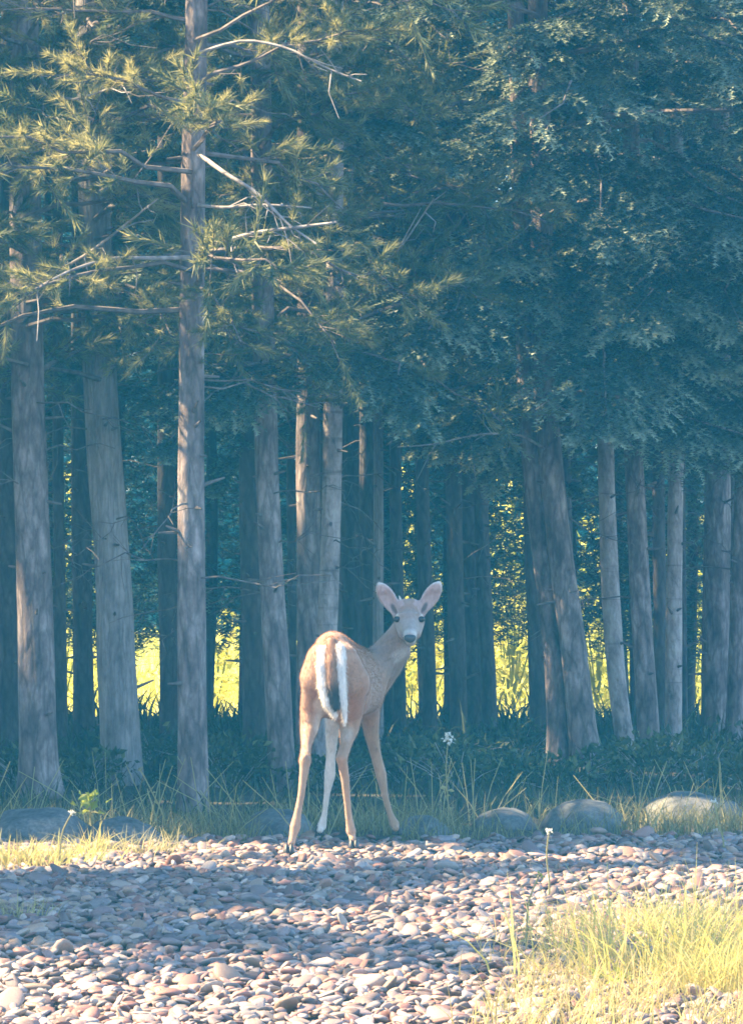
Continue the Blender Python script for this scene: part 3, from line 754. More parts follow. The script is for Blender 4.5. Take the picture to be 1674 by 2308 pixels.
def leafy(owner, x, y, D, az, L, rise, droop, kind, tint=0.6, dens=1.4):
    e, path, base = T[owner]
    wood, fol = Buf(), Buf()
    st = PX(x, y, D)
    if kind == 'pine': pine_bough(wood, fol, st, az, L, rise, droop, dens, tint, 56, 0.0042, 0.075)
    else: spruce_bough(wood, fol, st, az, L * 1.2, rise, droop, tint, dens=dens * 0.55, n=15)
    b = wood.obj("bough", M_limb, e, base)
    fol.obj("needles", M_pine if kind == 'pine' else M_spruce, b)
    b.children[0].location = (float(-base[0]), float(-base[1]), float(-base[2]))
LF = math.pi
for a in [('C', 425, 380, 23.2, LF + 0.5, 1.3, 0.25, 0.15, 'pine', 0.97), ('C', 428, 250, 23.2, LF + 0.9, 1.1, 0.3, 0.2, 'pine', 0.97), ('C', 430, 190, 23.2, -0.5, 1.1, 0.4, 0.2, 'pine', 0.92),  # highest tints paint sunlight into the upper-left pine boughs
          ('C', 430, 330, 23.2, -1.4, 1.0, 0.25, 0.2, 'pine', 0.92), ('C', 430, 90, 23.2, -0.7, 1.0, 0.45, 0.1, 'pine', 0.97), ('C', 425, 600, 23.2, LF + 0.7, 1.2, 0.1, 0.3, 'pine', 0.82),
          ('C', 425, 640, 23.2, -1.2, 0.8, 0.0, 0.4, 'pine', 0.72), ('C', 430, 560, 23.2, -0.5, 1.3, 0.2, 0.4, 'pine', 0.72), ('C', 430, 600, 23.2, -0.9, 1.2, 0.1, 0.45, 'pine', 0.67),
          ('A', 58, 350, 24.4, -1.2, 1.3, 0.25, 0.2, 'pine', 0.97), ('A', 58, 480, 24.4, -0.7, 1.4, 0.2, 0.25, 'pine', 0.92), ('A', 58, 120, 24.4, -1.3, 1.4, 0.35, 0.15, 'pine', 0.97),
          ('A', 58, 640, 24.4, -0.8, 1.2, 0.1, 0.3, 'pine', 0.82), ('A', 58, 560, 24.4, -1.9, 1.1, 0.1, 0.3, 'pine', 0.92), ('A', 58, 240, 24.4, -0.4, 1.3, 0.3, 0.2, 'pine', 0.92), ('B', 205, 400, 25.5, -1.0, 1.4, 0.2, 0.2, 'pine', 0.87),
          ('B', 210, 650, 25.5, -0.9, 1.4, 0.1, 0.35, 'pine', 0.72), ('B', 210, 750, 25.5, -2.0, 1.2, 0.0, 0.35, 'pine', 0.67),
          ('F', 740, 640, 26.2, -1.0, 1.5, 0.25, 0.35, 'pine', 0.55), ('F', 740, 500, 26.2, -0.4, 1.4, 0.3, 0.3, 'pine', 0.55), ('F', 740, 300, 26.2, -1.2, 1.5, 0.3, 0.3, 'pine', 0.6), ('F', 740, 700, 26.2, -2.0, 1.4, 0.2, 0.4, 'pine', 0.5),
          ('E', 682, 400, 27.5, -0.9, 1.6, 0.2, 0.3, 'pine', 0.55), ('D', 585, 740, 25.2, -1.0, 1.3, 0.1, 0.4, 'spruce', 0.5), ('D', 590, 800, 25.2, -2.0, 1.1, 0.05, 0.4, 'spruce', 0.45),
          ('G', 1195, 300, 27.5, -0.7, 2.2, 0.25, 0.38, 'spruce', 0.75), ('G', 1190, 260, 27.5, -1.6, 2.2, 0.2, 0.3, 'spruce', 0.75), ('G', 1200, 650, 27.5, -2.3, 2.4, 0.15, 0.42, 'spruce', 0.75),
          ('G', 1200, 760, 27.5, -1.5, 2.0, 0.15, 0.4, 'spruce', 0.65), ('G', 1200, 480, 27.5, -1.0, 2.2, 0.2, 0.35, 'spruce', 0.7), ('G', 1195, 560, 27.5, -2.7, 2.0, 0.2, 0.3, 'spruce', 0.65),
          ('H', 1338, 560, 28.8, -0.9, 2.2, 0.25, 0.35, 'spruce', 0.8), ('H', 1338, 620, 28.8, -1.6, 2.4, 0.2, 0.35, 'spruce', 0.8), ('H', 1338, 700, 28.8, -0.5, 2.0, 0.15, 0.4, 'spruce', 0.75), ('H', 1338, 780, 28.8, -2.0, 1.9, 0.1, 0.4, 'spruce', 0.65),
          ('I', 1397, 480, 28.3, -1.3, 2.3, 0.2, 0.3, 'spruce', 0.75), ('I', 1397, 660, 28.3, -0.8, 2.1, 0.15, 0.35, 'spruce', 0.75), ('J', 1497, 480, 29.1, -0.8, 2.4, 0.25, 0.3, 'spruce', 0.85), ('J', 1497, 600, 29.1, -1.5, 2.4, 0.2, 0.35, 'spruce', 0.8),
          ('J', 1497, 740, 29.1, -1.1, 2.1, 0.1, 0.35, 'spruce', 0.7), ('K', 1589, 560, 30.9, -1.7, 2.4, 0.2, 0.35, 'spruce', 0.75), ('K', 1589, 360, 30.9, -1.4, 2.3, 0.2, 0.3, 'spruce', 0.7), ('L', 1645, 700, 30.3, -1.9, 2.2, 0.15, 0.35, 'spruce', 0.7),
          ('M', 836, 600, 29.7, -1.2, 1.8, 0.2, 0.35, 'spruce', 0.6), ('M', 836, 780, 29.7, -1.0, 1.6, 0.1, 0.4, 'spruce', 0.6), ('M', 836, 420, 29.7, -1.8, 1.8, 0.2, 0.35, 'spruce', 0.6), ('M', 836, 250, 29.7, -0.8, 1.8, 0.2, 0.35, 'spruce', 0.6)]:
    leafy(*a)

rb = np.random.default_rng(5)
for key, y0, y1, stp in (('G', -60, 930, 105), ('H', -40, 900, 120), ('I', 0, 930, 120), ('J', -60, 930, 120), ('K', -40, 930, 115), ('L', 0, 900, 120), ('M', -60, 940, 130)):
    e, path, base = T[key]; Dk = base[1] + 20
    for y in np.arange(y0, y1, stp):
        y = y + rb.normal() * 20; z = CAM_H - (y - 1153.7) / F * Dk
        x = np.interp(z, path[:, 2], path[:, 0]) * F / Dk + 822.5
        leafy(key, x, y, Dk - 0.1, -math.pi / 2 + rb.uniform(-1.0, 1.0), rb.uniform(1.2, 2.0), rb.uniform(0.05, 0.3), rb.uniform(0.28, 0.5), 'spruce', rb.uniform(0.6, 1.0), 1.3)
for key, y0, y1, stp in (('A', -40, 800, 75), ('B', -40, 840, 70), ('D', -40, 860, 65), ('E', -40, 880, 75), ('F', -40, 840, 65)):
    e, path, base = T[key]; Dk = base[1] + 20
    for y in np.arange(y0, y1, stp):
        y = y + rb.normal() * 20; z = CAM_H - (y - 1153.7) / F * Dk
        x = np.interp(z, path[:, 2], path[:, 0]) * F / Dk + 822.5
        leafy(key, x, y, Dk - 0.1, -math.pi / 2 + rb.uniform(-1.2, 1.2), rb.uniform(0.8, 1.5), rb.uniform(0.1, 0.35), rb.uniform(0.15, 0.4), 'pine', rb.uniform(0.55, 0.85), 1.3)

# dark spruces on the far side of the clearing
def far_proto(seed):
    H = 15.0
    zs = np.linspace(-0.08, H, 40)
    path = np.stack([0 * zs, 0 * zs, zs], 1)
    e = empty("far_spruce", (0, 0, 0), "dark spruce on the far side of the sunlit clearing", "tree", "spruces across the clearing")
    mobj("trunk", stem_mesh(path, 0.15 * np.clip(1.03 - zs / H, 0.05, 2), np.zeros(3), 10, seed, 0.05, 0.2), M_barkd, e)
    fol = Buf()
    n_ = 3200
    z = 0.25 + (H - 0.3) * R.random(n_) ** 1.35; u = z / H
    r_ = 1.9 * (1 - u) ** 0.75 * np.sqrt(R.uniform(0.12, 1, n_)); a_ = R.uniform(0, 6.28, n_)
    P = np.stack([r_ * np.cos(a_), r_ * np.sin(a_), z - 0.15 * r_ + 0.1], 1)
    d = np.stack([np.cos(a_), np.sin(a_), -0.25 + 0 * a_], 1)
    twigs(fol, P, d + 0.35 * R.normal(size=d.shape), np.tile([0, 0, 1.0], (n_, 1)), R.uniform(0.3, 0.6, n_), np.clip(0.35 + 0.15 * R.normal(size=n_), 0, 1), 14, 0.16, 0.045)
    fol.obj("crown", M_spruce, e)
    return e
protos = [far_proto(80), far_proto(81)]
def copy_tree(o, loc, rz, s):
    c = o.copy(); col.objects.link(c)
    c.location = loc; c.rotation_euler = (0, 0, rz); c.scale = (s, s, s)
    for ch in o.children:
        q = ch.copy(); col.objects.link(q); q.parent = c
    return c
first = [True, True]; i = 0
for row, (D, hw, stp) in enumerate(((59.5, 8.5, 1.55), (61.5, 9.0, 1.5), (64, 10, 1.5))):
    for X in np.arange(-hw + 0.6 * row, hw, stp):
        loc = (float(X + R.normal() * 0.25), float(D - 20 + R.normal() * 0.5), -0.02); rz = float(R.uniform(0, 6.28)); s = float(R.uniform(0.85, 1.15))
        p = i % 2
        if first[p]:
            protos[p].location = loc; protos[p].rotation_euler = (0, 0, rz); protos[p].scale = (s, s, s); first[p] = False
        else: copy_tree(protos[p], loc, rz, s)
        i += 1

# young spruces along the forest's back edge, their boughs hanging almost to the ground
def under_proto(seed):
    H = 8.0
    zs = np.linspace(-0.08, H, 30); path = np.stack([0.05 * np.sin(zs), 0 * zs, zs], 1)
    e = empty("young_spruce", (0, 0, 0), "young dark spruce with low boughs at the back of the forest", "tree", "young spruces before the clearing")
    mobj("trunk", stem_mesh(path, 0.05 * np.clip(1.03 - zs / H, 0.05, 2), np.zeros(3), 10, seed, 0.05, 0.2), M_barkd, e)
    fol = Buf(); n_ = 1500
    z = 0.75 + (H - 0.8) * R.random(n_); u = z / H
    r_ = 0.85 * (1 - u) ** 0.6 * np.sqrt(R.uniform(0.05, 1, n_)); a_ = R.uniform(0, 6.28, n_)
    P = np.stack([r_ * np.cos(a_), r_ * np.sin(a_), z - 0.25 * r_], 1)
    d = np.stack([np.cos(a_), np.sin(a_), -0.3 + 0 * a_], 1)
    twigs(fol, P, d + 0.4 * R.normal(size=d.shape), np.tile([0, 0, 1.0], (n_, 1)), R.uniform(0.15, 0.35, n_), np.clip(0.3 + 0.15 * R.normal(size=n_), 0, 1), 16, 0.07, 0.02)
    fol.obj("crown", M_spruce, e)
    return e
up = [under_proto(90), under_proto(91), under_proto(92)]
ux = [20, 110, 190, 275, 385, 455, 545, 610, 680, 745, 800, 855, 945, 1000, 1055, 1215, 1270, 1380, 1460, 1520, 1590, 1650]
for i, x in enumerate(ux):
    D = 33.2 + 1.3 * ((i * 7) % 5) / 4
    loc = (float(GX(x, D)), float(D - 20), -0.02); rz = i * 1.3; s_ = float(R.uniform(0.85, 1.15))
    if i < 3: up[i].location = loc; up[i].rotation_euler = (0, 0, rz); up[i].scale = (s_,) * 3
    else: copy_tree(up[i % 3], loc, rz, s_)

# the sunlit clearing behind the trunks
b = Buf()
n_ = 14000
P = np.stack([R.uniform(-7.5, 7.5, n_), R.uniform(15.0, 36, n_), np.full(n_, -0.03)], 1)
blades(b, P, R.uniform(0.08, 0.3, n_), R.normal(size=(n_, 2)) * 0.35, R.uniform(0.012, 0.03, n_), np.clip(0.55 + 0.25 * R.normal(size=n_), 0, 1), seg=3)
o = b.obj("meadow_grass", M_meadow); tag(o, "sunlit yellow green grass of the clearing behind the trunks", "grass", kind="stuff")
b = Buf()
for k in range(60):
    cx, cyy = R.uniform(-6.5, 6.5), R.uniform(17, 31)
    rr = R.uniform(0.35, 0.8); hh = R.uniform(0.15, 0.38)
    if k < 16: cx, cyy, hh = [0.93, 1.33, 1.05, 0.45, 1.95, 1.2, 0.55, 2.0][k % 8] * 1.12 + R.normal() * 0.08, R.uniform(15.8, 18.5), R.uniform(0.6, 1.0)
    if k < 9:
        cyy = R.uniform(15.5, 17.5); cx = GX([1135, 1120, 885, 140, 1322, 1535, 1150, 905, 480][k], cyy + 20); hh = [2.2, 1.6, 1.9, 1.8, 1.5, 1.2, 1.1, 1.2, 0.7][k]; rr = 0.28
    n_ = 260
    q = unit(R.normal(size=(n_, 3))) * (R.random((n_, 1)) ** 0.4)
    P = np.array([cx, cyy, hh * 0.5]) + q * np.array([rr, rr, hh * 0.75]); P[:, 2] = np.abs(P[:, 2])
    leaves(b, P, R.normal(size=(n_, 3)) + np.array([0, 0, 0.5]), R.uniform(0.05, 0.12, n_), np.clip(0.5 + 0.25 * R.normal(size=n_), 0, 1))
    for q in range(7):
        tube(b, [[cx, cyy, 0], [cx + R.normal() * rr * 0.4, cyy + R.normal() * rr * 0.3, hh * 0.6], [cx + R.normal() * rr * 0.7, cyy + R.normal() * rr * 0.3, hh]], [0.008, 0.006, 0.003], 3, 0.0)
o = b.obj("sunlit_thicket", M_meadow); tag(o, "bright yellow green thicket glowing in the clearing between trunks", "bushes", kind="stuff")

# ------------------------------------------------------------------ boulders
def boulder(label, x0, x1, ytop, D, depth, seed, moss=0.0):
    X0, X1 = GX(x0, D), GX(x1, D); zt = PX(0, ytop + 9, D)[2]
    cx = (X0 + X1) / 2; rx = (X1 - X0) / 2
    V = I4[0].copy()
    nz = fbm(V, 0.9, seed, 4) * 0.22 + fbm(V, 3.0, seed + 1, 3) * 0.04
    V = V * (1 + nz)[:, None]
    V[:, 2] = np.sign(V[:, 2]) * np.abs(V[:, 2]) ** 0.75
    h = zt + 0.10
    V = V / np.array([abs(V[:, 0]).max(), 1, V[:, 2].max()])
    V = V * np.array([rx * 1.12, depth * 1.2, h * 0.9])
    zoff = zt - h * 0.9
    o = mobj("boulder", make_mesh("boulder", V, I4[1], None, True), M_rock, None, (cx, D - 20, zoff))
    return tag(o, label, "boulder", "boulders lining the gravel edge")
boulder("long low grey boulder with a flat top behind the sunlit grass", -60, 205, 1778, 21.0, 0.28, 301)
boulder("rounded tan boulder touching the long low boulder's end", 190, 358, 1798, 20.9, 0.20, 302)
boulder("smooth bluish boulder behind the deer's hind legs", 550, 700, 1780, 21.6, 0.25, 303)
boulder("low grass-fringed boulder beside the deer's splayed foreleg", 868, 1000, 1797, 21.5, 0.20, 304)
boulder("flat bluish boulder past the tall white-headed weed", 1030, 1190, 1779, 22.2, 0.25, 305)
boulder("broad humped tan-grey boulder with grass at its front", 1195, 1385, 1762, 22.0, 0.28, 306)
boulder("highest and darkest boulder, below the pale slim trunks", 1412, 1645, 1744, 22.9, 0.3, 307)

# ------------------------------------------------------------------ undergrowth, grass and weeds
def shrub(label, x, D, rx, h, n_, tint, seed, name="undergrowth_shrub"):
    c = np.array([GX(x, D), D - 20, 0.0])
    e = empty(name, c, label, "shrub", "low shrubs under the trees")
    fol, st = Buf(), Buf()
    q = unit(R.normal(size=(n_, 3))) * (R.random((n_, 1)) ** 0.45)
    P = np.array([0, 0, h * 0.48]) + q * np.array([rx, rx * 0.8, h * 0.52])
    P[:, 2] += 0.05 * fbm(P, 6, seed); P[:, 2] = np.clip(P[:, 2], 0.01, None)
    leaves(fol, P, q + 0.8 * R.normal(size=q.shape) + np.array([0, 0, 0.3]), R.uniform(0.03, 0.075, n_), np.clip(tint + 0.22 * R.normal(size=n_), 0, 1))
    for k in range(14):
        t = P[R.integers(n_)]
        tube(st, [[t[0] * 0.15, t[1] * 0.15, -0.02], t * 0.6, t], [0.004, 0.003, 0.0015], 3)
    fol.obj("foliage", M_under, e); st.obj("stems", M_dead, e)
sh = [("leafy dark shrub between the long boulder and the thick pale trunk", 190, 23.6, 0.30, 0.42), ("low dark shrub at the foot of the thickest pale trunk", 330, 24.2, 0.3, 0.36), ("dark shrub behind the forward pine's foot", 510, 24.6, 0.34, 0.45),
      ("shadowed shrub in front of the mottled leaning trunk", 590, 23.6, 0.25, 0.34), ("dark shrub seen between the deer's legs", 720, 24.2, 0.34, 0.42), ("low dark shrub past the deer's foreleg", 900, 24.0, 0.32, 0.44),
      ("dense dark shrub behind the tall white-headed weed", 1010, 24.4, 0.38, 0.50), ("sprawling shrub over the flat bluish boulder", 1120, 24.3, 0.38, 0.44), ("pale-tipped shrub in front of the twin-stemmed spruce", 1230, 24.6, 0.36, 0.44),
      ("bushy pale-flecked shrub beside the broad humped boulder", 1370, 24.4, 0.30, 0.56), ("dark shrub behind the highest boulder's shoulder", 1450, 25.0, 0.34, 0.50), ("shadowed shrub over the highest boulder", 1560, 25.4, 0.4, 0.55), ("dark shrub at the boulders' far end", 1650, 24.6, 0.3, 0.5),
      ("dark shrub behind the long low boulder", 60, 23.6, 0.36, 0.4), ("shadowed shrub under the slim trunks", 1480, 27.5, 0.5, 0.42), ("shadowed shrub deep behind the white-headed weed", 960, 27.5, 0.55, 0.42), ("shadowed shrub deep past the forward pine", 470, 27.5, 0.5, 0.36), ("shadowed shrub deep behind the twin stems", 1150, 28.0, 0.5, 0.38), ("shadowed shrub deep beyond the thick pale trunk", 340, 28.5, 0.5, 0.34)]
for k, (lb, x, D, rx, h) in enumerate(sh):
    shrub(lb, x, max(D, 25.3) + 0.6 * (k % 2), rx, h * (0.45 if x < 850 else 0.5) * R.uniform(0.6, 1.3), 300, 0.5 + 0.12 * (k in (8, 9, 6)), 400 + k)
b = Buf()
n_ = 9000
P = np.stack([R.uniform(-4.0, 4.0, n_), R.uniform(2.6, 13.5, n_), np.full(n_, -0.02)], 1)
blades(b, P, R.uniform(0.06, 0.22, n_), R.normal(size=(n_, 2)) * 0.5, R.uniform(0.006, 0.014, n_), np.clip(0.25 + 0.2 * R.normal(size=n_), 0, 1), seg=3)
n_ = 2600
P = np.stack([R.uniform(-4.0, 4.0, n_), R.uniform(9.0, 14.6, n_), np.full(n_, -0.02)], 1)
hh = 0.10 + 0.30 * np.clip(0.5 + fbm(P, 1.5, 88, 3), 0, 1) * R.uniform(0.5, 1.0, n_)
blades(b, P, hh, R.normal(size=(n_, 2)) * 0.5, R.uniform(0.01, 0.03, n_), np.clip(0.3 + 0.25 * R.normal(size=n_), 0, 1), seg=3)
o = b.obj("ground_cover", M_under); tag(o, "dark low ground cover on the forest floor", "ground cover", kind="stuff")

b = Buf()                                                   # verge grass between stones and boulders
n_ = 9000
x = R.uniform(-2.6, 2.6, n_); y = 1.0 + np.abs(R.normal(size=n_)) * 1.2 + 0.10 * x
P = np.stack([x, y, np.full(n_, -0.02)], 1)
P = P[(y > 0.75) & (y < 4.6)]; n_ = len(P)
patch = fbm(P, 2.0, 500, 3)
P = P[patch > -0.35]; n_ = len(P)
blades(b, P, R.uniform(0.05, 0.19, n_), R.normal(size=(n_, 2)) * 0.5, R.uniform(0.003, 0.007, n_), np.clip(0.5 + 0.22 * R.normal(size=n_), 0, 1))
for k in range(120):                                        # tall seed stalks
    bx = R.uniform(-1.9, 1.9); p0 = np.array([bx, R.uniform(0.9, 3.4), -0.02]); hh = R.uniform(0.12, 0.36); l = R.normal(size=2) * 0.12
    tube(b, [p0, p0 + [l[0] * 0.4, l[1] * 0.4, hh * 0.5], p0 + [l[0], l[1], hh]], [0.003, 0.0025, 0.0018], 3, 0.85)
o = b.obj("verge_grass", M_vergeg); tag(o, "thin olive grass growing between the gravel and the boulders", "grass", kind="stuff")

b = Buf()                                                   # dry grass spreading over the stones, lower right
n_ = 4300
u = R.random(n_)
xs_ = 1000 + 760 * R.random(n_) ** 0.75; ys_ = 2040 + (2320 - 2040) * R.random(n_)
D = CAM_H * F / (ys_ - 1153.7)
keepm = (xs_ > 1150 - (ys_ - 2100) * 0.75 + 90 * R.normal(size=n_)) & (fbm(np.c_[xs_ / 90, ys_ / 60, 0 * xs_], 1, 510, 2) > -0.45)
xs_, D = xs_[keepm], D[keepm]; n_ = len(D)
P = np.stack([GX(xs_, D), D - 20, np.full(n_, 0.0)], 1)
blades(b, P, R.uniform(0.05, 0.2, n_), R.normal(size=(n_, 2)) * 0.55, R.uniform(0.003, 0.006, n_), np.clip(0.42 + 0.2 * R.normal(size=n_), 0, 1))
o = b.obj("dry_grass", M_dryg); tag(o, "sun-bleached straw grass spreading over the stones", "grass", kind="stuff")

def clump(name, label, x, ybase, rx, h, n_, mt, tint, wid=0.006, lean=0.4, cat="grass", group=None):
    D = CAM_H * F / (ybase - 1153.7)
    c = np.array([GX(x, D), D - 20, 0.0])
    bf = Buf()
    P = np.stack([R.normal(size=n_) * rx * 0.5, R.normal(size=n_) * rx * 0.4, np.full(n_, -0.01)], 1)
    ln = P[:, :2] / rx * 0.5 + R.normal(size=(n_, 2)) * lean
    blades(bf, P, R.uniform(0.5, 1.0, n_) * h, ln, R.uniform(0.7, 1.3, n_) * wid, np.clip(tint + 0.18 * R.normal(size=n_), 0, 1), seg=5)
    o = bf.obj(name, mt, loc=c)
    return tag(o, label, cat, group)
clump("grass_clump", "tall arching yellow-green grass clump on the sunlit stones", 1540, 2165, 0.40, 0.46, 480, M_dryg, 0.85, 0.0065, 0.6)
clump("grass_clump", "smaller yellow-green grass clump at the tall arching clump's foot", 1610, 2205, 0.22, 0.26, 320, M_dryg, 0.85)
clump("grass_clump", "pale straw clump leaning behind the tall arching grass", 1420, 2075, 0.16, 0.22, 150, M_dryg, 0.5)
clump("weed_rosette", "vivid yellow-green broad-leaved weed in the straw grass", 1365, 2185, 0.06, 0.11, 46, M_fresh, 0.6, 0.022, 0.6, "plant")
clump("weed_rosette", "spiky yellow-green weed at the edge of the straw grass", 1250, 2120, 0.05, 0.11, 34, M_fresh, 0.7, 0.014, 0.6, "plant")
clump("grass_clump", "sunlit yellow grass tuft before the long low boulder", 45, 1925, 0.26, 0.20, 210, M_dryg, 0.7, 0.008, 0.5)
clump("grass_clump", "small glowing grass tuft beside the bent stalk", 205, 1900, 0.08, 0.20, 60, M_dryg, 0.75, 0.008, 0.4)
clump("grass_clump", "broken yellow straw tuft between the long boulder and the shaded stones", 150, 1915, 0.2, 0.16, 180, M_dryg, 0.8, 0.007, 0.6)
clump("grass_clump", "straw tuft at the gravel edge under the forward pine", 320, 1895, 0.2, 0.17, 160, M_vergeg, 0.9, 0.005, 0.5)
clump("grass_clump", "dull tuft among the shaded stones at the gravel's grassy end", 50, 2040, 0.12, 0.15, 70, M_vergeg, 0.8, 0.005, 0.4)

def weed(label, x, ytop, ybase, head, sideL, mt_head, name="flower_stalk", bend=0.0, leafs=6):
    D = CAM_H * F / (ybase - 1153.7)
    c = np.array([GX(x, D), D - 20, 0.0]); h = (ybase - ytop) / F * D
    e = empty(name, c, label, "plant")
    st = Buf()
    t = np.linspace(0, 1, 8)
    p = np.stack([bend * t ** 2 + 0.006 * np.sin(t * 7), 0.01 * np.sin(t * 5), h * t - 0.01], 1)
    tube(st, p, np.linspace(0.0045, 0.0028, 8), 5, 0.8)
    st.obj("stem", M_vergeg, e)
    if leafs:
        lf = Buf(); tl = R.uniform(0.05, 0.75, leafs); bb, _ = at_t(p, tl)
        leaves(lf, bb, R.normal(size=(leafs, 3)) * [1, 1, 0.4], R.uniform(0.5, 1, leafs) * sideL, np.full(leafs, 0.8), 0.35)
        lf.obj("leaf_growth", M_vergeg, e)["kind"] = "stuff"
    hd = Buf(); n_ = 26
    leaves(hd, p[-1] + R.normal(size=(n_, 3)) * head * [0.6, 0.6, 0.5], R.normal(size=(n_, 3)), np.full(n_, head), R.uniform(0.3, 1, n_), 0.7)
    hd.obj("flower_head", mt_head, e)["kind"] = "stuff"
weed("tall thin weed with a white flower head before the dark shrubs", 990, 1632, 1842, 0.022, 0.06, M_flower)
weed("pale stalk with drooping leaves before the thick pale trunk", 208, 1768, 1850, 0.055, 0.06, M_fresh, bend=-0.02)
weed("bent pale stalk rising from the sunlit grass", 128, 1795, 1925, 0.010, 0.05, M_flower, bend=0.06, leafs=3)
weed("short upright stalk with a round pale bud among the stones", 1213, 1835, 1990, 0.012, 0.03, M_flower, leafs=2)
weed("slanting pale straw stalk by the highest boulder", 1600, 1770, 1890, 0.010, 0.04, M_flower, bend=-0.045, leafs=2)
weed("thin tilted green stalk beside the straw grass", 1160, 1930, 2110, 0.010, 0.05, M_fresh, bend=0.05, leafs=3)
weed("thin leaning stalk before the thick pale trunk's foot", 365, 1700, 1850, 0.010, 0.05, M_vergeg, bend=-0.12, leafs=4)

# ------------------------------------------------------------------ the deer
def Q(cx, cy, D):                                           # point in the deer close-up -> world
    X = (cx - 872.5) / 1587.6; Z = 1.329 - cy / 1587.6
    return np.array([X * D / 20, D - 20, 1.5 - (1.5 - Z) * D / 20])
VOX = 0.006
lo = np.array([-0.52, -0.35, -0.03]); hi = np.array([0.46, 1.35, 1.40])
dim = np.ceil((hi - lo) / VOX).astype(int)
G = np.full(dim, 0.6, dtype=np.float32)
def region(mn, mx, pad):
    a = np.maximum(np.floor((mn - pad - lo) / VOX).astype(int), 0); b_ = np.minimum(np.ceil((mx + pad - lo) / VOX).astype(int) + 1, dim)
    ax = [lo[i] + VOX * np.arange(a[i], b_[i]) for i in range(3)]
    P = np.stack(np.meshgrid(*ax, indexing='ij'), -1).astype(np.float32)
    return tuple(slice(a[i], b_[i]) for i in range(3)), P
def smin(a, b_, k):
    h = np.clip(0.5 + 0.5 * (b_ - a) / k, 0, 1)
    return b_ * (1 - h) + a * h - k * h * (1 - h)
def cone_d(P, a, ra, b_, rb):
    ab = b_ - a; t = np.clip(((P - a) @ ab) / max(ab @ ab, 1e-9), 0, 1)
    return np.linalg.norm(P - a - t[..., None] * ab, axis=-1) - (ra + (rb - ra) * t)
def cone(a, ra, b_, rb, k=0.03):
    s, P = region(np.minimum(a - ra, b_ - rb), np.maximum(a + ra, b_ + rb), 0.05 + k)
    G[s] = smin(G[s], cone_d(P, a, ra, b_, rb).astype(np.float32), k)
def chain(pts_, k=0.03):
    mn = np.min([a - r_ for a, r_ in pts_], 0); mx = np.max([a + r_ for a, r_ in pts_], 0)
    s, P = region(mn, mx, 0.05 + k)
    d = None
    for (a, ra), (b_, rb) in zip(pts_[:-1], pts_[1:]):
        q = cone_d(P, a, ra, b_, rb).astype(np.float32); d = q if d is None else smin(d, q, 0.004)
    G[s] = smin(G[s], d, k)
def ell_d(P, c, ax, r_):
    q = (P - c) @ np.array(ax).T
    k0 = np.linalg.norm(q / r_, axis=-1); k1 = np.linalg.norm(q / (np.array(r_) ** 2), axis=-1)
    return k0 * (k0 - 1) / np.maximum(k1, 1e-6)
def ell(c, ax, r_, k=0.02, cut=False):
    m_ = max(r_); s, P = region(c - m_, c + m_, 0.03 + k)
    d = ell_d(P, c, ax, r_).astype(np.float32)
    G[s] = np.maximum(G[s], -d) if cut else smin(G[s], d, k)
# trunk of the body
chain([(Q(590, 800, 20.13), 0.116), (Q(690, 850, 20.5), 0.118), (Q(790, 860, 20.8), 0.105)], 0.05)
chain([(Q(598, 640, 20.16), 0.080), (Q(690, 700, 20.45), 0.075), (Q(795, 720, 20.8), 0.060), (Q(870, 760, 20.88), 0.055)], 0.05)
chain([(Q(508, 700, 20.08), 0.054), (Q(476, 840, 20.08), 0.056)], 0.05)
chain([(Q(690, 700, 20.08), 0.055), (Q(740, 850, 20.10), 0.070)], 0.05)
chain([(Q(600, 990, 20.25), 0.09), (Q(720, 990, 20.5), 0.095), (Q(830, 960, 20.85), 0.085)], 0.05)
# hind legs
legA = [(Q(484, 850, 20.10), 0.062), (Q(452, 1060, 20.2), 0.052), (Q(432, 1200, 20.18), 0.040), (Q(410, 1330, 20.06), 0.022), (Q(402, 1440, 19.95), 0.027), (Q(388, 1560, 19.95), 0.020), (Q(374, 1680, 19.945), 0.0175), (Q(352, 1790, 19.94), 0.018), (Q(332, 1900, 19.935), 0.026), (Q(314, 1975, 19.92), 0.018), (Q(306, 2012, 19.91), 0.019)]
legC = [(Q(730, 900, 20.12), 0.078), (Q(722, 1080, 20.28), 0.060), (Q(715, 1200, 20.28), 0.044), (Q(690, 1320, 20.2), 0.026), (Q(660, 1415, 20.13), 0.028), (Q(684, 1540, 20.17), 0.022), (Q(697, 1680, 20.19), 0.018), (Q(712, 1830, 20.21), 0.0175), (Q(728, 1930, 20.22), 0.025), (Q(736, 1965, 20.22), 0.017), (Q(740, 1992, 20.20), 0.018)]
legB = [(Q(690, 950, 20.85), 0.07), (Q(610, 1130, 20.92), 0.045), (Q(592, 1250, 20.95), 0.030), (Q(585, 1400, 20.97), 0.022), (Q(577, 1530, 20.99), 0.029), (Q(556, 1670, 21.0), 0.0165), (Q(540, 1810, 21.02), 0.0145), (Q(520, 1895, 21.03), 0.025), (Q(512, 1912, 21.02), 0.017), (Q(508, 1924, 21.0), 0.018)]
legD = [(Q(840, 950, 20.88), 0.065), (Q(862, 1100, 20.92), 0.046), (Q(872, 1240, 20.95), 0.034), (Q(903, 1390, 20.98), 0.025), (Q(940, 1530, 21.0), 0.029), (Q(968, 1680, 21.02), 0.0175), (Q(1004, 1810, 21.04), 0.0165), (Q(1036, 1885, 21.05), 0.026), (Q(1042, 1900, 21.05), 0.018), (Q(1046, 1912, 21.03), 0.018)]
for lg in (legA, legC, legB, legD): chain([(p, r_ * (0.9 if i > 3 else 1.0)) for i, (p, r_) in enumerate(lg)], 0.04)
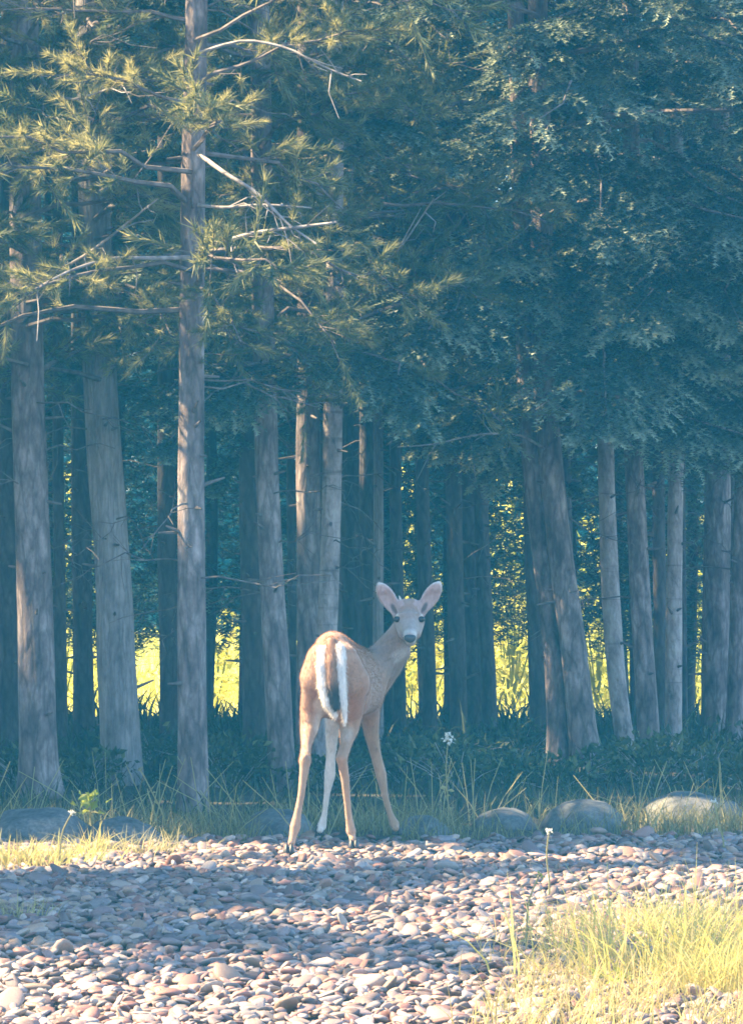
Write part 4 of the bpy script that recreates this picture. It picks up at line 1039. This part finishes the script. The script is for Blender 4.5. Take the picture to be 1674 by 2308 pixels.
# hock points
cone(Q(402, 1440, 19.97), 0.018, Q(405, 1400, 19.93), 0.014, 0.02)
# neck and chest
chain([(Q(850, 830, 20.85), 0.092), (Q(930, 730, 20.90), 0.080), (Q(1015, 620, 20.90), 0.066), (Q(1085, 520, 20.86), 0.056), (Q(1125, 450, 20.82), 0.054)], 0.04)
chain([(Q(900, 900, 20.98), 0.062), (Q(1000, 770, 20.96), 0.055), (Q(1080, 660, 20.92), 0.045)], 0.04)
# head
HCn = Q(1136, 410, 20.78)
chain([(HCn, 0.058), (Q(1138, 450, 20.70), 0.052), (Q(1143, 510, 20.63), 0.036), (Q(1147, 552, 20.565), 0.028)], 0.025)
chain([(Q(1140, 500, 20.74), 0.045), (Q(1148, 585, 20.60), 0.022)], 0.025)
cone(Q(1072, 440, 20.73), 0.026, Q(1095, 530, 20.68), 0.020, 0.025)
cone(Q(1212, 440, 20.73), 0.026, Q(1192, 530, 20.68), 0.020, 0.025)
cone(Q(1062, 405, 20.705), 0.013, Q(1075, 398, 20.69), 0.012, 0.012)        # brows
cone(Q(1222, 405, 20.705), 0.013, Q(1209, 398, 20.69), 0.012, 0.012)
cone(Q(1105, 325, 20.77), 0.03, Q(1168, 325, 20.77), 0.03, 0.03)
# ears: cupped petals
def ear(base, tip, out, D):
    b0, t0 = Q(*base, D), Q(*tip, D - 0.02)
    ax = unit(t0 - b0); fw = unit(np.array([out * 0.30, -1.0, 0.10])); fw = unit(fw - ax * (fw @ ax)); sd = np.cross(ax, fw)
    Ln = np.linalg.norm(t0 - b0)
    c = b0 + ax * Ln * 0.56
    cone(b0 - ax * 0.01, 0.024, b0 + ax * Ln * 0.30, 0.026, 0.02)
    ell(c, [ax, sd, fw], (Ln * 0.45, 0.040, 0.018), 0.015)
    ell(c + fw * 0.019 + ax * Ln * 0.0, [ax, sd, fw], (Ln * 0.40, 0.032, 0.021), cut=True)
    ell(b0 + ax * Ln * 0.22 + fw * 0.024, [ax, sd, fw], (Ln * 0.2, 0.016, 0.016), cut=True)
    cone(b0 + ax * Ln * 0.80, 0.017, t0, 0.005, 0.015)
    return c, ax, sd, fw, Ln
earL = ear((1062, 395), (922, 172), -1, 20.79)
earR = ear((1218, 385), (1356, 165), 1, 20.79)
# tail with white fringes
tl = [(Q(524, 640, 20.03), 0.017), (Q(514, 760, 19.99), 0.019), (Q(524, 900, 19.975), 0.019), (Q(554, 1020, 19.97), 0.017), (Q(618, 1112, 19.975), 0.013)]
tr = [(Q(650, 625, 20.03), 0.019), (Q(658, 750, 19.995), 0.020), (Q(664, 900, 19.985), 0.020), (Q(676, 1030, 19.98), 0.017), (Q(686, 1160, 19.985), 0.009)]
tc = [(Q(588, 600, 20.06), 0.030), (Q(586, 740, 19.99), 0.026), (Q(594, 900, 19.97), 0.027), (Q(618, 1045, 19.965), 0.020)]
chain(tc, 0.02); chain(tl, 0.012); chain(tr, 0.012)

def surface_nets(Gr):
    ins = Gr < 0
    nx, ny, nz = Gr.shape
    cnt = np.zeros((nx - 1, ny - 1, nz - 1), dtype=np.uint8)
    offs = [(i, j, k) for i in (0, 1) for j in (0, 1) for k in (0, 1)]
    for i, j, k in offs: cnt += ins[i:nx - 1 + i, j:ny - 1 + j, k:nz - 1 + k]
    act = (cnt > 0) & (cnt < 8)
    ids = np.full(act.shape, -1, dtype=np.int64); C = np.argwhere(act); ids[act] = np.arange(len(C))
    val = {o: Gr[C[:, 0] + o[0], C[:, 1] + o[1], C[:, 2] + o[2]] for o in offs}
    acc = np.zeros((len(C), 3)); num = np.zeros(len(C))
    for o in offs:
        for ax in range(3):
            if o[ax] == 0:
                o2 = list(o); o2[ax] = 1; o2 = tuple(o2)
                fa, fb = val[o], val[o2]; mk = (fa < 0) != (fb < 0)
                t = np.where(mk, fa / np.where(mk, fa - fb, 1), 0)
                p = np.tile(np.array(o, dtype=float), (len(C), 1)); p[:, ax] += t
                acc += p * mk[:, None]; num += mk
    V = C + acc / num[:, None]
    quads = []
    for ax in range(3):
        a, b_ = [(1, 2), (2, 0), (0, 1)][ax]
        sl0 = [slice(1, None)] * 3; sl0[ax] = slice(0, -1)
        sl1 = [slice(1, None)] * 3; sl1[ax] = slice(1, None)
        s0, s1 = ins[tuple(sl0)], ins[tuple(sl1)]
        e = np.argwhere(s0 != s1); fl = s0[e[:, 0], e[:, 1], e[:, 2]]
        g = e + 1; g[:, ax] = e[:, ax]
        ok = (g < np.array(ids.shape)).all(1); g = g[ok]; fl = fl[ok]
        def idc(da, db):
            q = g.copy(); q[:, a] += da; q[:, b_] += db
            return ids[q[:, 0], q[:, 1], q[:, 2]]
        qd = np.stack([idc(-1, -1), idc(0, -1), idc(0, 0), idc(-1, 0)], 1)
        qd[~fl] = qd[~fl][:, ::-1]
        quads.append(qd)
    return V, np.concatenate(quads)
V, quads = surface_nets(G)
V = V * VOX + lo
# light smoothing of the surface
for it in range(4):
    s_ = np.zeros_like(V); c_ = np.zeros(len(V))
    for a, b_ in ((0, 1), (1, 2), (2, 3), (3, 0)):
        np.add.at(s_, quads[:, a], V[quads[:, b_]]); np.add.at(c_, quads[:, a], 1)
        np.add.at(s_, quads[:, b_], V[quads[:, a]]); np.add.at(c_, quads[:, b_], 1)
    V = V * 0.6 + 0.4 * s_ / c_[:, None]
fn = np.cross(V[quads[:, 2]] - V[quads[:, 0]], V[quads[:, 3]] - V[quads[:, 1]])
VN = np.zeros_like(V)
for a in range(4): np.add.at(VN, quads[:, a], fn)
VN = unit(VN)
# coat markings
brown = np.array([0.38, 0.205, 0.12]); grey = np.array([0.29, 0.205, 0.165]); white = np.array([0.78, 0.73, 0.66]); tan = np.array([0.40, 0.245, 0.15]); dark = np.array([0.035, 0.03, 0.03]); pink = np.array([0.40, 0.27, 0.24]); rust = np.array([0.30, 0.14, 0.08])
def cd(ch): return np.min([cone_d(V, a, ra, b_, rb) for (a, ra), (b_, rb) in zip(ch[:-1], ch[1:])], 0)
def mixc(C, tgt, w): return C * (1 - w[:, None]) + np.asarray(tgt) * w[:, None]
def sst(x, a, b_): t = np.clip((x - a) / (b_ - a), 0, 1); return t * t * (3 - 2 * t)
C = np.tile(brown, (len(V), 1))
nz = fbm(V, 14, 900, 4)
C = C * (1 + 0.10 * nz)[:, None]
legd = np.min([cd(l[2:]) for l in (legA, legB, legC, legD)], 0)
C = mixc(C, tan, sst(legd, 0.03, 0.0) * 0.8)
C = mixc(C, white, sst(cd(legB[1:]), 0.015, 0.0) * 0.6)
# pale inner thighs
inn = cd([(Q(560, 1050, 20.1), 0.05), (Q(560, 1200, 20.15), 0.04)]); C = mixc(C, white * 0.85, sst(inn, 0.03, 0.0) * 0.7)
inn = cd([(Q(660, 1080, 20.12), 0.035), (Q(680, 1230, 20.2), 0.03)]); C = mixc(C, white * 0.85, sst(inn, 0.03, -0.01) * 0.3)
headd = cd([(Q(1000, 640, 20.9), 0.10), (Q(1130, 430, 20.8), 0.10), (Q(1150, 560, 20.55), 0.08)])
C = mixc(C, grey, sst(headd, 0.10, 0.0) * 0.8)
thr = cd([(Q(1148, 640, 20.75), 0.03), (Q(1100, 700, 20.83), 0.03)]); C = mixc(C, white * 0.8, sst(thr, 0.04, 0.0) * 0.5)
fc = cd([(Q(1070, 470, 20.66), 0.02), (Q(1130, 480, 20.6), 0.025), (Q(1215, 470, 20.66), 0.02)]); C = mixc(C, [0.31, 0.255, 0.22], sst(fc, 0.03, 0.0) * 0.75)
mz = cd([(Q(1115, 545, 20.57), 0.018), (Q(1180, 545, 20.57), 0.018), (Q(1148, 600, 20.58), 0.02)]); C = mixc(C, white * 0.65, sst(mz, 0.02, 0.0) * 0.8)
fh = cd([(Q(1110, 350, 20.72), 0.02), (Q(1165, 350, 20.72), 0.02)]); C = mixc(C, [0.30, 0.18, 0.13], sst(fh, 0.025, 0.0) * 0.8)
for ex in (1056, 1224):
    er = np.linalg.norm(V - Q(ex, 415, 20.70), axis=1); C = mixc(C, white, sst(er, 0.027, 0.016) * 0.55)
for (c, ax, sd, fw, Ln) in (earL, earR):
    q = V - c; la = q @ ax; ls = q @ sd; lf = q @ fw
    nr = (np.abs(la) < Ln * 0.62) & (np.abs(ls) < 0.06) & (np.abs(lf) < 0.04) & (np.linalg.norm(q, axis=1) < 0.12)
    face = nr * sst(VN @ fw, -0.1, 0.3)
    C = mixc(C, pink, face * 0.95)
    rim = nr * sst(np.sqrt((la / (Ln * 0.46)) ** 2 + (ls / 0.043) ** 2), 0.80, 0.97) * sst(la, -Ln * 0.25, 0.0)
    C = mixc(C, white * 0.85, rim * 0.75)
    C = mixc(C, [0.12, 0.08, 0.07], nr * sst(np.sqrt(((la + Ln * 0.36) / 0.035) ** 2 + (ls / 0.014) ** 2), 1.0, 0.5) * sst(VN @ fw, -0.1, 0.3))
# tail
dl, dr, dc = cd(tl), cd(tr), cd(tc)
ct = sst(dc, 0.012, 0.0)
zt = (Q(600, 600, 20)[2] - V[:, 2]) / (Q(600, 600, 20)[2] - Q(600, 1080, 20)[2])
tcol = brown[None] * 0.85 * (1 - sst(zt, 0.45, 0.75))[:, None] + dark[None] * sst(zt, 0.45, 0.75)[:, None]
C = C * (1 - ct[:, None]) + tcol * ct[:, None]
fr = np.minimum(dl, dr) + 0.004 * fbm(V, 40, 905, 3); wf = sst(fr - dc * 0.6, 0.008, -0.004) * sst(fr, 0.012, 0.003)
C = mixc(C, white, wf * 0.92 * (V[:, 1] < 0.08))
# paler flank strip left of the tail, darker saddle above
sad = cd([(Q(600, 600, 20.1), 0.04), (Q(720, 660, 20.4), 0.04)]); C = mixc(C, rust, sst(sad, 0.03, 0.0) * 0.35)
C = np.clip(C, 0.01, 0.9)

m, nt, bs, out = mat("deer_coat"); M_coat = m
a = N(nt, "ShaderNodeAttribute", attribute_name="coat")
n1 = N(nt, "ShaderNodeTexNoise", Scale=70.0, Detail=6.0, Roughness=0.75); nt.links.new(coords(nt, (1, 1, 0.35)), n1.inputs["Vector"])
r = ramp(nt, [(0.3, (0.72, 0.7, 0.68)), (0.7, (1.2, 1.2, 1.2))]); nt.links.new(n1.outputs["Fac"], r.inputs["Fac"])
mu = nt.nodes.new("ShaderNodeMixRGB"); mu.blend_type = 'MULTIPLY'; mu.inputs[0].default_value = 0.8
nt.links.new(a.outputs["Color"], mu.inputs[1]); nt.links.new(r.outputs["Color"], mu.inputs[2])
nt.links.new(mu.outputs[0], bs.inputs["Base Color"]); bs.inputs["Roughness"].default_value = 0.75
bs.inputs["Sheen Weight"].default_value = 0.3; bs.inputs["Sheen Roughness"].default_value = 0.5
b_ = N(nt, "ShaderNodeBump", Strength=0.35, Distance=0.004); nt.links.new(n1.outputs["Fac"], b_.inputs["Height"]); nt.links.new(b_.outputs[0], bs.inputs["Normal"])
m, nt, bs, out = mat("fur_hair"); M_fur = m
a = N(nt, "ShaderNodeAttribute", attribute_name="coat"); nt.links.new(a.outputs["Color"], bs.inputs["Base Color"]); bs.inputs["Roughness"].default_value = 0.6
trn = nt.nodes.new("ShaderNodeBsdfTranslucent"); nt.links.new(a.outputs["Color"], trn.inputs["Color"])
mxs = nt.nodes.new("ShaderNodeMixShader"); mxs.inputs[0].default_value = 0.45
nt.links.new(bs.outputs[0], mxs.inputs[1]); nt.links.new(trn.outputs[0], mxs.inputs[2]); nt.links.new(mxs.outputs[0], out.inputs["Surface"])
def plain(name, c, rough):
    m, nt, bs, out = mat(name); n1 = N(nt, "ShaderNodeTexNoise", Scale=40.0, Detail=4.0); nt.links.new(coords(nt), n1.inputs["Vector"])
    r = ramp(nt, [(0.3, tuple(x * 0.7 for x in c)), (0.7, tuple(min(1, x * 1.25) for x in c))]); nt.links.new(n1.outputs["Fac"], r.inputs["Fac"])
    nt.links.new(r.outputs["Color"], bs.inputs["Base Color"]); bs.inputs["Roughness"].default_value = rough
    return m
M_eye = plain("eye_black", (0.012, 0.008, 0.007), 0.08); M_nose = plain("nose_skin", (0.045, 0.045, 0.05), 0.45); M_hoof = plain("hoof_horn", (0.03, 0.026, 0.025), 0.5); M_antler = plain("antler_bud", (0.5, 0.45, 0.38), 0.7)

deer = empty("deer", (-0.15, 0.5, 0), "slender brown deer standing on the gravel, head turned back over its shoulder", "deer")
DB = np.array([-0.15, 0.5, 0.0])
mobj("body", make_mesh("body", V - DB, quads, {"coat": C}, True), M_coat, deer)
# short fur over the body
nh = 70000
fa = np.linalg.norm(fn, axis=1); pick = R.choice(len(quads), nh, p=fa / fa.sum())
uv = R.random((nh, 2)); vq = V[quads[pick]]
P = (vq[:, 0] * (1 - uv[:, :1]) + vq[:, 1] * uv[:, :1]) * (1 - uv[:, 1:]) + (vq[:, 3] * (1 - uv[:, :1]) + vq[:, 2] * uv[:, :1]) * uv[:, 1:]
Nn = VN[quads[pick, 0]]; Ch = C[quads[pick, 0]]
flow = np.array([-0.15, -0.55, -0.8]); fl = unit(flow - Nn * (Nn @ flow)[:, None])
dr_ = unit(fl + Nn * 0.55 + 0.2 * R.normal(size=Nn.shape))
isleg = P[:, 2] < 0.42; ishead = P[:, 2] > 0.98
ln = np.where(isleg, 0.007, np.where(ishead & (P[:, 0] > 0.05), 0.006, 0.013)) * R.uniform(0.6, 1.2, nh)
td = np.min([cone_d(P, a_, ra, b2, rb) for ch in (tl, tr, tc) for (a_, ra), (b2, rb) in zip(ch[:-1], ch[1:])], 0)
ln = np.where(td < 0.006, 0.026 * R.uniform(0.5, 1.1, nh), ln)
sw = unit(np.cross(dr_, Nn)) * 0.0011
HV = np.stack([P - sw - Nn * 0.001, P + sw - Nn * 0.001, P + dr_ * ln[:, None]], 1).reshape(-1, 3)
hc = np.repeat(Ch * R.uniform(0.75, 1.25, (nh, 1)), 3, axis=0)
mobj("fur", make_mesh("fur", HV - DB, np.arange(nh * 3).reshape(-1, 3), {"coat": np.clip(hc, 0.01, 0.9)}), M_fur, deer)
def blob(name, c, ax, r_, mt, n=I3):
    Vv = n[0] * np.array(r_); Vv = Vv @ np.array(ax)
    return mobj(name, make_mesh(name, Vv + c - DB, n[1], None, True), mt, deer)
EX = np.eye(3)
blob("eye", Q(1054, 427, 20.683), EX, (0.0165, 0.013, 0.0145), M_eye)
blob("eye", Q(1226, 427, 20.683), EX, (0.0165, 0.013, 0.0145), M_eye)
# nose pad: broad on top, narrowing to the lip
Vn = I3[0].copy(); Vn[:, 0] *= 1 + 0.28 * Vn[:, 2]; Vn[:, 2] = np.sign(Vn[:, 2]) * np.abs(Vn[:, 2]) ** 0.8
mobj("nose", make_mesh("nose", Vn * np.array([0.027, 0.017, 0.019]) + Q(1146, 564, 20.545) - DB, I3[1], None, True), M_nose, deer)
for (c0, c1, tip) in ((legA[-1][0], legA[-2][0], (-0.012, -0.012)), (legC[-1][0], legC[-2][0], (0.004, -0.006)), (legB[-1][0], legB[-2][0], (-0.004, 0.02)), (legD[-1][0], legD[-2][0], (0.006, 0.02))):
    Vh = []; Fh = []; nn = 0
    for s_ in (-1, 1):                                      # cloven halves
        v = I2[0].copy(); v[:, 2] = np.where(v[:, 2] < -0.45, -0.45, v[:, 2])
        tap = 1 - 0.35 * v[:, 2]
        v = v * np.array([0.0140, 0.026, 0.030]) * np.stack([tap, tap, 0 * tap + 1], 1)
        v = v + np.array([s_ * 0.0105, 0, 0]) ; v[:, :2] += np.outer(-v[:, 2] * 0.4, np.array(tip) * 8)
        Vh.append(v); Fh.append(I2[1] + nn); nn += len(v)
    Vh = np.concatenate(Vh); zmin = Vh[:, 2].min()
    cb = np.array([c0[0] + tip[0], c0[1] + tip[1], 0.022 - zmin])
    mobj("hoof", make_mesh("hoof", Vh + cb - DB, np.concatenate(Fh), None, True), M_hoof, deer)
for (x0, y0, x1, y1) in ((1086, 312, 1068, 258), (1172, 318, 1184, 285)):
    bf = Buf(); a_, b2 = Q(x0, y0, 20.77), Q(x1, y1, 20.78)
    tube(bf, np.array([a_ + (b2 - a_) * t for t in np.linspace(0, 1, 6)]), [0.0075, 0.007, 0.006, 0.005, 0.0035, 0.001], 8)
    bf.obj("antler_bud", M_antler, deer, DB, True)

# ------------------------------------------------------------------ the hazy air
hx0, hx1, hy0, hy1, hz0, hz1 = -48, 48, -24, 72, -1.1, 20
hv = np.array([[x, y, z] for x in (hx0, hx1) for y in (hy0, hy1) for z in (hz0, hz1)], dtype=float)
hf = np.array([[0, 1, 3, 2], [4, 6, 7, 5], [0, 4, 5, 1], [2, 3, 7, 6], [0, 2, 6, 4], [1, 5, 7, 3]])
m = bpy.data.materials.new("hazy_air"); m.use_nodes = True
nt = m.node_tree; nt.nodes.remove(nt.nodes["Principled BSDF"])
pv = nt.nodes.new("ShaderNodeVolumePrincipled")
pv.inputs["Color"].default_value = (0.05, 0.52, 0.95, 1)
pv.inputs["Density"].default_value = 0.0028
pv.inputs["Anisotropy"].default_value = 0.0
nt.links.new(pv.outputs[0], nt.nodes["Material Output"].inputs["Volume"])
hz = mobj("haze", make_mesh("haze", hv, hf), m)
tag(hz, "blue hazy air hanging among the trees", "haze", kind="stuff")
